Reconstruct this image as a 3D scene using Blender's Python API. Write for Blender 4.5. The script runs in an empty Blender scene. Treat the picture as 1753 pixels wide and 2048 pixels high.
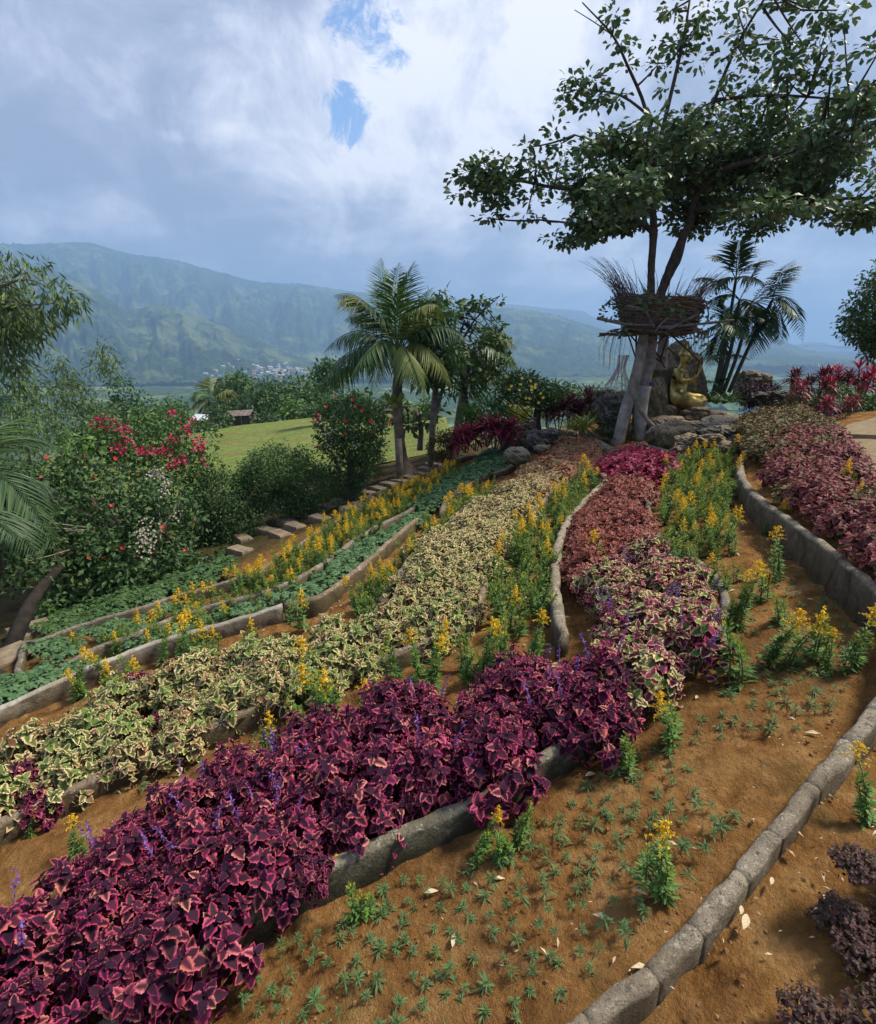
import bpy, math, random
import numpy as np
from mathutils import Vector, Matrix
R = math.radians
random.seed(7); rng = np.random.default_rng(7)
sc = bpy.context.scene
COL = sc.collection

# ------------------------------------------------------------------ camera
F, CU, CV = 1117.0, 876.5, 1024.0
PITCH = R(16.2); EYE = np.array([0.0, 0.0, 1.7])
cam = bpy.data.cameras.new('camera'); co = bpy.data.objects.new('camera', cam); COL.objects.link(co)
cam.sensor_fit = 'VERTICAL'; cam.sensor_height = 24.0; cam.lens = 12.0 / (CV / F)
cam.clip_start = 0.05; cam.clip_end = 40000
co.location = EYE; co.rotation_euler = (math.pi/2 - PITCH, 0, 0)
sc.camera = co
CP, SP = math.cos(PITCH), math.sin(PITCH)

def rayd(u, v):
    a = (u - CU) / F; b = (CV - v) / F
    return np.array([a, CP + b*SP, -SP + b*CP])
def at(u, v, Y):
    d = rayd(u, v); return EYE + d * (Y / d[1])
def proj(P):
    P = np.asarray(P, float) - EYE
    f = P[..., 1]*CP - P[..., 2]*SP; up = P[..., 1]*SP + P[..., 2]*CP
    f = np.where(f < 0.02, 0.02, f)
    return np.stack([CU + F*P[..., 0]/f, CV - F*up/f], -1)

# ------------------------------------------------------------------ sky, sun, exposure
SUN = Vector((0.55, 0.10, 0.83)).normalized()
sun_el = math.asin(SUN.z); sun_rot = math.atan2(SUN.x, SUN.y)
world = bpy.data.worlds.new('World'); sc.world = world; world.use_nodes = True
wt = world.node_tree; wt.nodes.clear()
def wn(t, **k):
    n = wt.nodes.new(t)
    for a, b in k.items(): setattr(n, a, b)
    return n
def wl(a, b): wt.links.new(a, b)
def wmath(op, a, b=None, c=None, clamp=False):
    n = wn('ShaderNodeMath', operation=op, use_clamp=clamp)
    for i, x in enumerate((a, b, c)):
        if x is None: continue
        if hasattr(x, 'links'): wl(x, n.inputs[i])
        else: n.inputs[i].default_value = x
    return n.outputs[0]
tc = wn('ShaderNodeTexCoord'); DIR = tc.outputs['Generated']
sep = wn('ShaderNodeSeparateXYZ'); wl(DIR, sep.inputs[0])
zc = wmath('ADD', wmath('MAXIMUM', sep.outputs[2], 0.0), 0.16)
cmb = wn('ShaderNodeCombineXYZ'); wl(wmath('DIVIDE', sep.outputs[0], zc), cmb.inputs[0]); wl(wmath('DIVIDE', sep.outputs[1], zc), cmb.inputs[1])
CPL = cmb.outputs[0]
def wnoise(vec, scale, detail, rough, dist=0.0, seed=(0,0,0)):
    m = wn('ShaderNodeVectorMath', operation='ADD'); wl(vec, m.inputs[0]); m.inputs[1].default_value = seed
    n = wn('ShaderNodeTexNoise'); wl(m.outputs[0], n.inputs['Vector'])
    n.inputs['Scale'].default_value = scale; n.inputs['Detail'].default_value = detail
    n.inputs['Roughness'].default_value = rough; n.inputs['Distortion'].default_value = dist
    return n.outputs['Fac']
nA = wnoise(CPL, 0.55, 3, .5, .3, (3.1, 7.7, 0))
nB = wnoise(CPL, 1.9, 9, .56, .25, (1.2, 4.1, 2))
nC = wnoise(DIR, 5.6, 12, .66, .5, (9, 1, 5))
def spot(u, v, r, amp):
    d = rayd(u, v); d = d/np.linalg.norm(d)
    vm = wn('ShaderNodeVectorMath', operation='DISTANCE'); wl(DIR, vm.inputs[0]); vm.inputs[1].default_value = tuple(d)
    m = wn('ShaderNodeMapRange', interpolation_type='SMOOTHERSTEP'); wl(vm.outputs['Value'], m.inputs[0])
    m.inputs[1].default_value = r; m.inputs[2].default_value = 0.0; m.inputs[3].default_value = 0; m.inputs[4].default_value = amp
    return m.outputs[0]
def wsum(l):
    s = l[0]
    for x in l[1:]: s = wmath('ADD', s, x)
    return s
whites = wsum([spot(560, 190, .20, .34), spot(610, 40, .24, .45), spot(800, 300, .30, .55), spot(900, 60, .34, .52), spot(330, 60, .22, .26), spot(400,200,.18,.22),
               spot(700, 470, .22, .30), spot(1000, 250, .35, .25), spot(1060, 540, .26, .34), spot(1150, 590, .2, .3), spot(200, 400, .09, .30), spot(240,440,.07,.22),
               spot(340, 500, .10, .18), spot(430,520,.1,.22), spot(1250, 60, .4, .28), spot(1600, 330, .30, .12), spot(60, 470, .12, .2), spot(1640, 600, .16, .25),
               spot(40, 60, .10, .12), spot(100, 300, .35, -.10), spot(170, 170, .25, -.06), spot(1450, 600, .3, .12)])
f = wmath('ADD', wmath('MULTIPLY', wmath('SUBTRACT', nB, .5), 1.7), wmath('MULTIPLY', wmath('SUBTRACT', nC, .5), 2.5))
f = wmath('ADD', f, wmath('MULTIPLY', wmath('SUBTRACT', nA, .5), 1.3))
f = wmath('ADD', f, wmath('ADD', wmath('MULTIPLY', whites, .82), .11), clamp=True)
cr = wn('ShaderNodeValToRGB'); wl(f, cr.inputs[0])
e = cr.color_ramp.elements
e[0].position = 0.0; e[0].color = (.28, .325, .43, 1); e[1].position = 1.0; e[1].color = (.86, .86, .90, 1)
x = e.new(.3); x.color = (.37, .41, .53, 1)
x = e.new(.62); x.color = (.57, .60, .71, 1)
holes = wsum([spot(692, 240, .07, .70), spot(675, 195, .05, .35), spot(710, 270, .04, .3), spot(770, 75, .075, .66), spot(640, 0, .08, .62), spot(720, 5, .08, .45), spot(810, 118, .035, .45), spot(655, 325, .02, .4)])
hole = wmath('ADD', holes, wmath('MULTIPLY', wmath('SUBTRACT', wnoise(DIR, 12, 12, .72, .8, (4, 4, 1)), .5), 3.4))
hm = wn('ShaderNodeMapRange', interpolation_type='SMOOTHSTEP'); wl(hole, hm.inputs[0]); hm.inputs[1].default_value = .42; hm.inputs[2].default_value = 1.0
hm.inputs[3].default_value = 1; hm.inputs[4].default_value = 0
sky = wn('ShaderNodeTexSky', sky_type='NISHITA'); sky.sun_disc = False; sky.sun_elevation = sun_el; sky.sun_rotation = sun_rot
sky.air_density = 1.0; sky.dust_density = .4; sky.ozone_density = 5.0
b1 = wn('ShaderNodeBackground'); wl(sky.outputs[0], b1.inputs[0]); b1.inputs[1].default_value = 0.15
b2 = wn('ShaderNodeBackground'); wl(cr.outputs[0], b2.inputs[0]); b2.inputs[1].default_value = 0.94
mx = wn('ShaderNodeMixShader'); wl(hm.outputs[0], mx.inputs[0]); wl(b1.outputs[0], mx.inputs[1]); wl(b2.outputs[0], mx.inputs[2])
wo = wn('ShaderNodeOutputWorld'); wl(mx.outputs[0], wo.inputs[0])
world.cycles.sampling_method = 'MANUAL'; world.cycles.sample_map_resolution = 512
sl = bpy.data.lights.new('sun', 'SUN'); so = bpy.data.objects.new('sun', sl); COL.objects.link(so)
sl.energy = 4.8; sl.angle = R(11); sl.color = (1.0, .93, .80)
so.rotation_euler = SUN.to_track_quat('Z', 'Y').to_euler()
sc.view_settings.view_transform = 'Standard'; sc.view_settings.look = 'None'; sc.view_settings.exposure = 0.54; sc.view_settings.gamma = 1.0
sc.render.engine = 'CYCLES'; sc.cycles.use_denoising = True
sc.cycles.max_bounces = 6; sc.cycles.diffuse_bounces = 4; sc.cycles.glossy_bounces = 2; sc.cycles.transmission_bounces = 3
sc.cycles.volume_bounces = 1; sc.cycles.transparent_max_bounces = 8

# ------------------------------------------------------------------ numpy noise
_pt = np.random.default_rng(3).random((256, 256)).astype(np.float64)
def vnoise(x, y):
    xi = np.floor(x).astype(int); yi = np.floor(y).astype(int); fx = x-xi; fy = y-yi
    fx = fx*fx*(3-2*fx); fy = fy*fy*(3-2*fy)
    g = lambda a, b: _pt[a & 255, b & 255]
    return (g(xi, yi)*(1-fx)+g(xi+1, yi)*fx)*(1-fy)+(g(xi, yi+1)*(1-fx)+g(xi+1, yi+1)*fx)*fy
def fbm(x, y, o=5, g=.5):
    s = 0; a = 1; t = 0
    for i in range(o):
        s = s + a*(vnoise(x+13.1*i, y+7.7*i)-.5); t += a; x = x*2.03; y = y*2.03; a *= g
    return s/t
def sst(a, b, x):
    t = np.clip((x-a)/(b-a), 0, 1); return t*t*(3-2*t)

# ------------------------------------------------------------------ terrain
def H0(x, y):
    x = np.asarray(x, float); y = np.asarray(y, float)
    xx = np.where(x < -5, -5+(x+5)*.5, x); xx = np.minimum(xx, 6)+np.clip(x-6, 0, 30)*.15
    z = .21*xx - .063*np.minimum(y, 24) - .04*np.clip(y-24, 0, None)
    return z
def Hg(x, y):
    z = H0(x, y)
    x = np.asarray(x, float); y = np.asarray(y, float)
    ye = 14.6 - 2.6*sst(5.5, 7.5, x)
    ye = ye + (55-ye)*sst(1.6, -1.5, x)
    z = z - .5*np.clip(y-ye, 0, None)
    z = z - .045*np.clip(y-7, 0, 5)*sst(4.5, 6, x)
    z = z - .35*np.clip(-x-26, 0, None) - .45*np.clip(x-16, 0, None)
    return z
def pip(P, poly):
    x, y = P[..., 0], P[..., 1]; ins = np.zeros(x.shape, bool); n = len(poly)
    for i in range(n):
        x1, y1 = poly[i]; x2, y2 = poly[(i+1) % n]
        if y1 == y2: continue
        c = ((y1 > y) != (y2 > y)) & (x < (x2-x1)*(y-y1)/(y2-y1)+x1)
        ins ^= c
    return ins
def gnd0(u, v, h=0.0):
    d = rayd(u, v); lo = None
    t = np.geomspace(.4, 400, 900); p = EYE+d[None]*t[:, None]
    g = p[:, 2] - (Hg(p[:, 0], p[:, 1])+h)
    k = np.argmax(g < 0)
    if g[k] >= 0: k = 899
    a, b = t[max(k-1, 0)], t[k]
    for _ in range(25):
        m = (a+b)/2; q = EYE+d*m
        if q[2]-(Hg(q[0], q[1])+h) < 0: b = m
        else: a = m
    q = EYE+d*a; return q
def smooth(pts, n=8):
    pts = [np.asarray(p, float) for p in pts]; P = [2*pts[0]-pts[1]]+pts+[2*pts[-1]-pts[-2]]; out = []
    for i in range(1, len(P)-2):
        for k in range(n):
            t = k/n; a, b, c, d = P[i-1:i+3]
            out.append(.5*((2*b)+(c-a)*t+(2*a-5*b+4*c-d)*t*t+(3*b-a-3*c+d)*t**3))
    out.append(P[-2]); return np.array(out)
def wline(pix, hs):
    """pixel polyline of a wall top -> smooth world polyline, hs a height or list of heights"""
    if not hasattr(hs, '__len__'): hs = [hs]*len(pix)
    return smooth([gnd0(u, v, h) for (u, v), h in zip(pix, hs)])
W1PX = [(1000,2190),(1100,2100),(1200,2020),(1330,1915),(1440,1790),(1520,1690),(1600,1600),(1680,1510),(1745,1425),(1795,1340),(1805,1250),(1775,1190),(1700,1125),(1620,1065),(1560,1020),(1510,985),(1486,950),(1484,922),(1500,898),(1522,886),(1500,876),(1465,866)]
W1H = [.085]*7+[.10]+[.14,.17,.20,.23,.24,.23,.22,.21,.20,.2,.2,.2,.19,.18]
W1 = wline(W1PX, W1H)
# raised bed to the right of the far part of that wall
_w = W1[8*9:]
BED0 = np.array([(p[0], p[1]) for p in _w] + [(4.2, 9.6), (9, 10.5), (12, 6), (8, 1.5), (_w[0][0]+1.2, _w[0][1]-.4)])
def edge_d(x, y, line):
    d = np.full(x.shape, 1e9)
    for i in range(len(line)-1):
        a, b = line[i][:2], line[i+1][:2]; ab = b-a; L = max(ab@ab, 1e-9)
        t = np.clip(((x-a[0])*ab[0]+(y-a[1])*ab[1])/L, 0, 1)
        d = np.minimum(d, np.hypot(x-a[0]-t*ab[0], y-a[1]-t*ab[1]))
    return d
def H(x, y):
    x = np.asarray(x, float); y = np.asarray(y, float)
    z = Hg(x, y)
    ins = pip(np.stack([x, y], -1), BED0)
    lift = .16*np.where(ins, 1.0, 0.0)
    lift = lift*sst(1.6, 2.2, y)*(1-sst(7.5, 9.5, y))
    return z + lift
def gnd(u, v, h=0.0):
    d = rayd(u, v); t = np.geomspace(.4, 400, 1500); p = EYE+d[None]*t[:, None]
    g = p[:, 2]-(H(p[:, 0], p[:, 1])+h); k = int(np.argmax(g < 0))
    if g[k] >= 0: k = 1499
    return p[k]

# ------------------------------------------------------------------ mesh helpers
class MB:
    """collects geometry as numpy arrays, builds one mesh object"""
    def __init__(s): s.V = []; s.L = []; s.C = []; s.T = []; s.Rm = []; s.M = []; s.n = 0
    def add(s, verts, faces, tint=0.0, rim=None, mi=0):
        verts = np.asarray(verts, float).reshape(-1, 3); nv = len(verts)
        s.V.append(verts)
        s.L.append(np.concatenate([np.asarray(f) for f in faces])+s.n); s.C.append(np.array([len(f) for f in faces]))
        s.M.append(np.full(len(faces), mi)); s.T.append(np.broadcast_to(np.asarray(tint, float), (nv,)).copy())
        s.Rm.append(np.zeros(nv) if rim is None else np.asarray(rim, float)); s.n += nv
    def inst(s, tpl, R3, T, tint=None, mi=0):
        tv, tf, rim = tpl; N = len(T); nv = len(tv)
        V = np.einsum('nij,kj->nki', R3, tv)+T[:, None, :]
        s.V.append(V.reshape(-1, 3))
        flat = np.concatenate([np.asarray(f) for f in tf]); cnt = np.array([len(f) for f in tf])
        s.L.append((flat[None]+(np.arange(N)*nv)[:, None]).ravel()+s.n); s.C.append(np.tile(cnt, N)); s.M.append(np.full(len(cnt)*N, mi))
        s.T.append(np.repeat(np.zeros(N) if tint is None else tint, nv)); s.Rm.append(np.tile(rim, N)); s.n += N*nv
    def mesh(s, name, mats, smooth=False):
        me = bpy.data.meshes.new(name)
        V = np.concatenate(s.V); L = np.concatenate(s.L); C = np.concatenate(s.C)
        me.vertices.add(len(V)); me.vertices.foreach_set('co', V.astype(np.float32).ravel())
        me.loops.add(len(L)); me.loops.foreach_set('vertex_index', L.astype(np.int32))
        me.polygons.add(len(C)); st = np.zeros(len(C), np.int32); st[1:] = np.cumsum(C)[:-1]
        me.polygons.foreach_set('loop_start', st)
        me.polygons.foreach_set('material_index', np.concatenate(s.M).astype(np.int32))
        me.polygons.foreach_set('use_smooth', np.full(len(C), smooth))
        me.update(calc_edges=True)
        a = me.attributes.new('tint', 'FLOAT', 'POINT'); a.data.foreach_set('value', np.concatenate(s.T).astype(np.float32))
        a = me.attributes.new('rim', 'FLOAT', 'POINT'); a.data.foreach_set('value', np.concatenate(s.Rm).astype(np.float32))
        for m in (mats if isinstance(mats, (list, tuple)) else [mats]): me.materials.append(m)
        return me
    def obj(s, name, mats, parent=None, smooth=False, loc=None):
        if not s.V: return None
        if parent is not None and loc is None: loc = parent.location
        if loc is not None:
            l = np.array(loc)
            s.V = [v-l for v in s.V]
        o = bpy.data.objects.new(name, s.mesh(name, mats, smooth)); COL.objects.link(o)
        if parent is not None: o.parent = parent
        elif loc is not None: o.location = loc
        return o
def tag(o, label=None, cat=None, group=None, kind=None):
    if label: o['label'] = label
    if cat: o['category'] = cat
    if group: o['group'] = group
    if kind: o['kind'] = kind
    return o
def empty(name, loc, label, cat, group=None):
    o = bpy.data.objects.new(name, None); o.empty_display_size = .1; COL.objects.link(o); o.location = tuple(float(a) for a in loc)
    return tag(o, label, cat, group)
def link_part(name, me, parent, loc=(0,0,0), rot=None, scale=None):
    o = bpy.data.objects.new(name, me); COL.objects.link(o); o.parent = parent; o.location = loc
    if rot is not None: o.rotation_mode = 'QUATERNION'; o.rotation_quaternion = rot
    if scale is not None: o.scale = (scale,)*3
    return o
def copy_thing(src, loc, rz=0, s=1.0, label=None, group=None):
    r = src.copy(); COL.objects.link(r); r.location = tuple(float(a) for a in loc); r.rotation_euler = (0, 0, rz); r.scale = (s, s, s)
    if label: r['label'] = label
    if group: r['group'] = group
    for ch in src.children:
        c = ch.copy(); COL.objects.link(c); c.parent = r
    return r
def frames(dirs, ups):
    """rows -> matrices with columns (side, dir, normal); Y along dirs"""
    y = dirs/np.linalg.norm(dirs, axis=1, keepdims=True)
    x = np.cross(y, ups); n = np.linalg.norm(x, axis=1, keepdims=True); x = np.where(n < 1e-4, np.array([[1., 0, 0]]), x/np.maximum(n, 1e-9))
    z = np.cross(x, y); return np.stack([x, y, z], -1)
def tube(mb, pts, rad, seg=8, tint=0.0, mi=0, cap=True, jit=0.0, flat=1.0, rr=rng):
    pts = np.asarray(pts, float); n = len(pts); rad = np.broadcast_to(np.asarray(rad, float), (n,))
    tan = np.gradient(pts, axis=0); tan /= np.maximum(np.linalg.norm(tan, axis=1, keepdims=True), 1e-9)
    ref = np.array([0, 0, 1.]) if abs(tan[0][2]) < .9 else np.array([1., 0, 0]); V = []
    u = np.cross(tan[0], ref); u /= np.linalg.norm(u)
    for i in range(n):
        u = u-tan[i]*(u@tan[i]); u /= max(np.linalg.norm(u), 1e-9); w = np.cross(tan[i], u)
        a = np.arange(seg)*2*math.pi/seg
        r = rad[i]*(1+jit*(rr.random(seg)-.5)) if jit else rad[i]*np.ones(seg)
        V.append(pts[i]+np.outer(np.cos(a)*r, u)+np.outer(np.sin(a)*r*flat, w))
    V = np.concatenate(V); Fc = []
    for i in range(n-1):
        for k in range(seg):
            k2 = (k+1) % seg; Fc.append((i*seg+k, i*seg+k2, (i+1)*seg+k2, (i+1)*seg+k))
    if cap: Fc.append(tuple(range(seg))[::-1]); Fc.append(tuple((n-1)*seg+k for k in range(seg)))
    mb.add(V, Fc, tint, None, mi)
def box(mb, c, s, rz=0, tint=0, mi=0):
    x, y, z = (a/2 for a in s); v = np.array([(i*x, j*y, k*z) for i in (-1, 1) for j in (-1, 1) for k in (-1, 1)], float)
    cc, ss = math.cos(rz), math.sin(rz); v = v@np.array([[cc, ss, 0], [-ss, cc, 0], [0, 0, 1]])+np.array(c)
    mb.add(v, [(0,1,3,2),(4,6,7,5),(0,4,5,1),(2,3,7,6),(0,2,6,4),(1,5,7,3)], tint, None, mi)
def grid_faces(nu, nv):
    i, j = np.meshgrid(np.arange(nu-1), np.arange(nv-1), indexing='ij'); a = (i*nv+j).ravel()
    return np.stack([a, a+nv, a+nv+1, a+1], 1)
def grid_obj(name, X, Y, Z, mat, smooth=True, label=None):
    nu, nv = X.shape; mb = MB(); Fq = grid_faces(nu, nv)
    mb.V.append(np.stack([X, Y, Z], -1).reshape(-1, 3)); mb.L.append(Fq.ravel()); mb.C.append(np.full(len(Fq), 4)); mb.M.append(np.zeros(len(Fq), int))
    mb.T.append(np.zeros(nu*nv)); mb.Rm.append(np.zeros(nu*nv)); mb.n = nu*nv
    o = mb.obj(name, mat, smooth=smooth); return tag(o, kind='structure')

# ------------------------------------------------------------------ materials
class NT:
    def __init__(s, name):
        s.m = bpy.data.materials.new(name); s.m.use_nodes = True; s.t = s.m.node_tree; s.t.nodes.clear()
    def n(s, t, **k):
        n = s.t.nodes.new(t)
        for a, b in k.items(): setattr(n, a, b)
        return n
    def l(s, a, b): s.t.links.new(a, b)
    def put(s, sock, x):
        if hasattr(x, 'links'): s.l(x, sock)
        else: sock.default_value = (*x, 1) if (isinstance(x, tuple) and len(x) == 3 and sock.type == 'RGBA') else x
    def math(s, op, a, b=None, clamp=False):
        n = s.n('ShaderNodeMath', operation=op, use_clamp=clamp); s.put(n.inputs[0], a)
        if b is not None: s.put(n.inputs[1], b)
        return n.outputs[0]
    def pos(s):
        return s.n('ShaderNodeNewGeometry').outputs['Position']
    def objco(s): return s.n('ShaderNodeTexCoord').outputs['Object']
    def noise(s, vec, scale, detail=4, rough=.55, dist=0.0, color=False):
        n = s.n('ShaderNodeTexNoise'); s.l(vec, n.inputs['Vector']); n.inputs['Scale'].default_value = scale
        n.inputs['Detail'].default_value = detail; n.inputs['Roughness'].default_value = rough; n.inputs['Distortion'].default_value = dist
        return n.outputs['Color' if color else 'Fac']
    def ramp(s, f, stops):
        n = s.n('ShaderNodeValToRGB'); s.put(n.inputs[0], f); e = n.color_ramp.elements
        e[0].position = stops[0][0]; e[0].color = (*stops[0][1], 1); e[1].position = stops[-1][0]; e[1].color = (*stops[-1][1], 1)
        for p, c in stops[1:-1]: x = e.new(p); x.color = (*c, 1)
        return n.outputs[0]
    def mr(s, f, a, b, c=0.0, d=1.0):
        n = s.n('ShaderNodeMapRange'); s.put(n.inputs[0], f)
        for i, x in enumerate((a, b, c, d)): n.inputs[i+1].default_value = x
        return n.outputs[0]
    def mix(s, f, a, b, blend='MIX'):
        n = s.n('ShaderNodeMix', data_type='RGBA', blend_type=blend); s.put(n.inputs[0], f); s.put(n.inputs[6], a); s.put(n.inputs[7], b); return n.outputs[2]
    def attr(s, name): return s.n('ShaderNodeAttribute', attribute_name=name).outputs['Fac']
    def bump(s, h, st, dist=.02):
        n = s.n('ShaderNodeBump'); s.put(n.inputs['Height'], h); n.inputs['Strength'].default_value = st; n.inputs['Distance'].default_value = dist; return n.outputs[0]
    def out(s, col, rough=.8, bump=None, metal=0.0, trans=0.0, spec=.3, emit=None):
        p = s.n('ShaderNodeBsdfPrincipled'); s.put(p.inputs['Base Color'], col); s.put(p.inputs['Roughness'], rough)
        p.inputs['Metallic'].default_value = metal; p.inputs['Specular IOR Level'].default_value = spec
        if bump is not None: s.l(bump, p.inputs['Normal'])
        o = s.n('ShaderNodeOutputMaterial'); sh = p.outputs[0]
        if trans:
            tr = s.n('ShaderNodeBsdfTranslucent'); s.put(tr.inputs[0], col)
            mxn = s.n('ShaderNodeMixShader'); mxn.inputs[0].default_value = trans; s.l(sh, mxn.inputs[1]); s.l(tr.outputs[0], mxn.inputs[2]); sh = mxn.outputs[0]
        s.l(sh, o.inputs[0]); return s.m
def simple(name, a, b, scale=4, rough=.85, bump=.3, detail=5, bscale=None, lo=.35, hi=.65, dist=.01, metal=0, spec=.3, obj=False):
    n = NT(name); p = n.objco() if obj else n.pos(); f = n.noise(p, scale, detail, .6)
    c = n.ramp(f, [(lo, a), (hi, b)]); h = n.noise(p, bscale or scale*4, 5, .65)
    return n.out(c, rough, n.bump(h, bump, dist) if bump else None, metal, spec=spec)
def leafmat(name, stops, rim=None, rough=.5, trans=.22, spec=.35, rimpos=(.45, .8), vein=None):
    """stops: colours picked by a random value; rim: colour stops for the leaf margin"""
    n = NT(name)
    oi = n.n('ShaderNodeObjectInfo').outputs['Random']
    r = n.math('FRACT', n.math('ADD', n.attr('tint'), oi))
    k = len(stops); c = n.ramp(r, [(i/(k-1), s) for i, s in enumerate(stops)])
    if rim:
        r2 = n.math('FRACT', n.math('MULTIPLY', r, 7.31)); k = len(rim)
        c2 = n.ramp(r2, [(i/(k-1), s) for i, s in enumerate(rim)])
        wob = n.noise(n.objco(), 40, 3, .6)
        g = n.math('ADD', n.attr('rim'), n.math('MULTIPLY', n.math('SUBTRACT', wob, .5), .7))
        g = n.math('ADD', g, n.math('MULTIPLY', n.math('SUBTRACT', n.math('FRACT', n.math('MULTIPLY', r, 3.7)), .5), .3))
        c = n.mix(n.mr(g, *rimpos), c, c2)
    return n.out(c, rough, None, 0, trans, spec)
# ================================================================== GROUND
def soil_mat():
    n = NT('orange_soil'); p = n.pos()
    big = n.noise(p, 1.1, 4, .6); mid = n.noise(p, 6, 6, .65, .4); fine = n.noise(p, 45, 6, .7); grit = n.noise(p, 160, 4, .7)
    c = n.ramp(mid, [(.32, (.17, .075, .022)), (.5, (.30, .145, .044)), (.66, (.43, .24, .088))])
    c = n.mix(n.mr(big, .50, .64, 0, .8), c, (.17, .085, .032))
    c = n.mix(n.mr(n.noise(p, 2.3, 5, .7, .6), .56, .70, 0, .7), c, (.43, .24, .10))
    c = n.mix(n.mr(fine, .55, .75, 0, .55), c, (.42, .24, .095))
    c = n.mix(n.mr(fine, .40, .25, 0, .6), c, (.085, .038, .014))
    c = n.mix(n.mr(grit, .62, .74, 0, .7), c, (.50, .33, .16))
    c = n.mix(n.mr(n.noise(p, 22, 5, .7, .8), .60, .70, 0, .6), c, (.09, .040, .015))
    # grassy, mossy ground away from the tended beds
    sp = n.n('ShaderNodeSeparateXYZ'); n.l(p, sp.inputs[0]); X, Y = sp.outputs[0], sp.outputs[1]
    edge = n.math('ADD', n.math('MULTIPLY', Y, .6), -6.5)           # left of this line lies the path and the shrubbery
    g = n.mr(n.math('SUBTRACT', n.math('ADD', edge, n.math('MULTIPLY', n.noise(p, 2.0, 5, .6), .9)), X), .25, .75)
    dk = n.ramp(n.noise(p, 8, 6, .7), [(.3, (.035, .025, .012)), (.5, (.075, .055, .022)), (.7, (.05, .07, .018))])
    c = n.mix(n.math('MULTIPLY', g, .93), c, dk)
    gg = n.mr(n.noise(p, 3.2, 6, .7), .54, .70, 0, .55)
    c = n.mix(gg, c, (.075, .085, .022))
    h = n.math('ADD', n.math('ADD', n.math('MULTIPLY', n.noise(p, 14, 5, .6), .8), n.math('MULTIPLY', fine, .5)), n.math('MULTIPLY', grit, .18))
    return n.out(c, .95, n.bump(h, 1.0, .075), spec=.12)
SOIL = soil_mat()
xs = np.concatenate([np.arange(-26, -9.5, .5), np.arange(-9.5, -3, .09), np.arange(-3, -1.7, .042), np.arange(-1.7, 3.0, .026), np.arange(3.0, 5.2, .042), np.arange(5.2, 17, .14)])
ys = np.concatenate([np.arange(-1.5, .3, .1), np.arange(.3, 3.6, .026), np.arange(3.6, 6, .042), np.arange(6, 15.4, .09)])
X, Y = np.meshgrid(xs, ys, indexing='ij')
Z = H(X, Y)+.075*fbm(X*1.6, Y*1.6, 3)+.075*fbm(X*6, Y*6, 4, .6)+.05*fbm(X*13, Y*13, 4, .75)
garden = grid_obj('garden_soil', X, Y, Z, SOIL)

def meadow_mat():
    n = NT('meadow_grass'); p = n.pos()
    a = n.noise(p, .12, 4, .6); b = n.noise(p, 1.6, 6, .7, .5); m = n.n('ShaderNodeMapping'); n.l(p, m.inputs[0]); m.inputs['Rotation'].default_value = (0, 0, .5); m.inputs['Scale'].default_value = (.25, 2.2, 1)
    st = n.noise(m.outputs[0], 1.1, 5, .65)
    c = n.ramp(b, [(.3, (.09, .15, .03)), (.55, (.16, .225, .05)), (.75, (.25, .28, .085))])
    c = n.mix(n.mr(st, .48, .58, 0, .85), c, (.19, .14, .06))
    c = n.mix(n.mr(a, .5, .7, 0, .5), c, (.24, .27, .075))
    c = n.mix(n.mr(n.noise(p, 7, 5, .7), .5, .3, 0, .5), c, (.06, .09, .02))
    return n.out(c, .95, n.bump(b, 1.0, .3), spec=.1)
MEADOW = meadow_mat()
X, Y = np.meshgrid(np.arange(-34, 8, .4), np.arange(14.8, 62, .4), indexing='ij')
Z = Hg(X, Y)+.7*fbm(X*.12, Y*.12, 3)+.12*fbm(X*1.3, Y*1.3, 3)
Z = Hg(X, Y)+(Z-Hg(X, Y))*sst(15, 21, Y)+.02
grid_obj('meadow', X, Y, Z, MEADOW)

def hill_mat(name, dark, mid, light, patch=(.2, .24, .07), pamt=.5, s=1.0):
    n = NT(name); p = n.pos()
    a = n.noise(p, .0016*s, 6, .62, .3); b = n.noise(p, .018*s, 6, .75); c0 = n.noise(p, .006*s, 6, .7)
    c = n.ramp(b, [(.32, dark), (.5, mid), (.68, light)])
    c = n.mix(n.mr(n.math('ADD', n.math('MULTIPLY', a, .55), n.math('MULTIPLY', c0, .45)), .50, .58, 0, pamt), c, patch)
    c = n.mix(n.mr(c0, .48, .36, 0, .6), c, dark)
    return n.out(c, 1.0, n.bump(b, 1.0, 14), spec=.05)
NEARH = hill_mat('valley_ground', (.02, .04, .012), (.045, .08, .02), (.10, .16, .04), (.27, .33, .09), .9, 2.6)
az = np.radians(np.linspace(-70, 70, 330)); r = np.geomspace(11, 9500, 190)
A, Rr = np.meshgrid(az, r, indexing='ij'); X = np.sin(A)*Rr; Y = np.cos(A)*Rr
Zl = Hg(X, Y)-.55-.5*sst(60, 11, Rr)
Zl = np.where((Y < 63) & (Y > 8) & (X > -34) & (X < 17), Zl-1.0, Zl)
floor = -112+18*fbm(X/300, Y/300, 3)+.010*np.clip(Rr-900, 0, None)+7*fbm(X/45, Y/45, 3)+7*fbm(X/12, Y/12, 2)*sst(150, 500, Rr)
Z = np.where(Rr < 60, Zl, np.maximum(Zl, floor))
Z = np.where((Zl < floor) & (Rr > 60), floor, Z)
grid_obj('valley_ground', X, Y, Z, NEARH)

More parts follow.
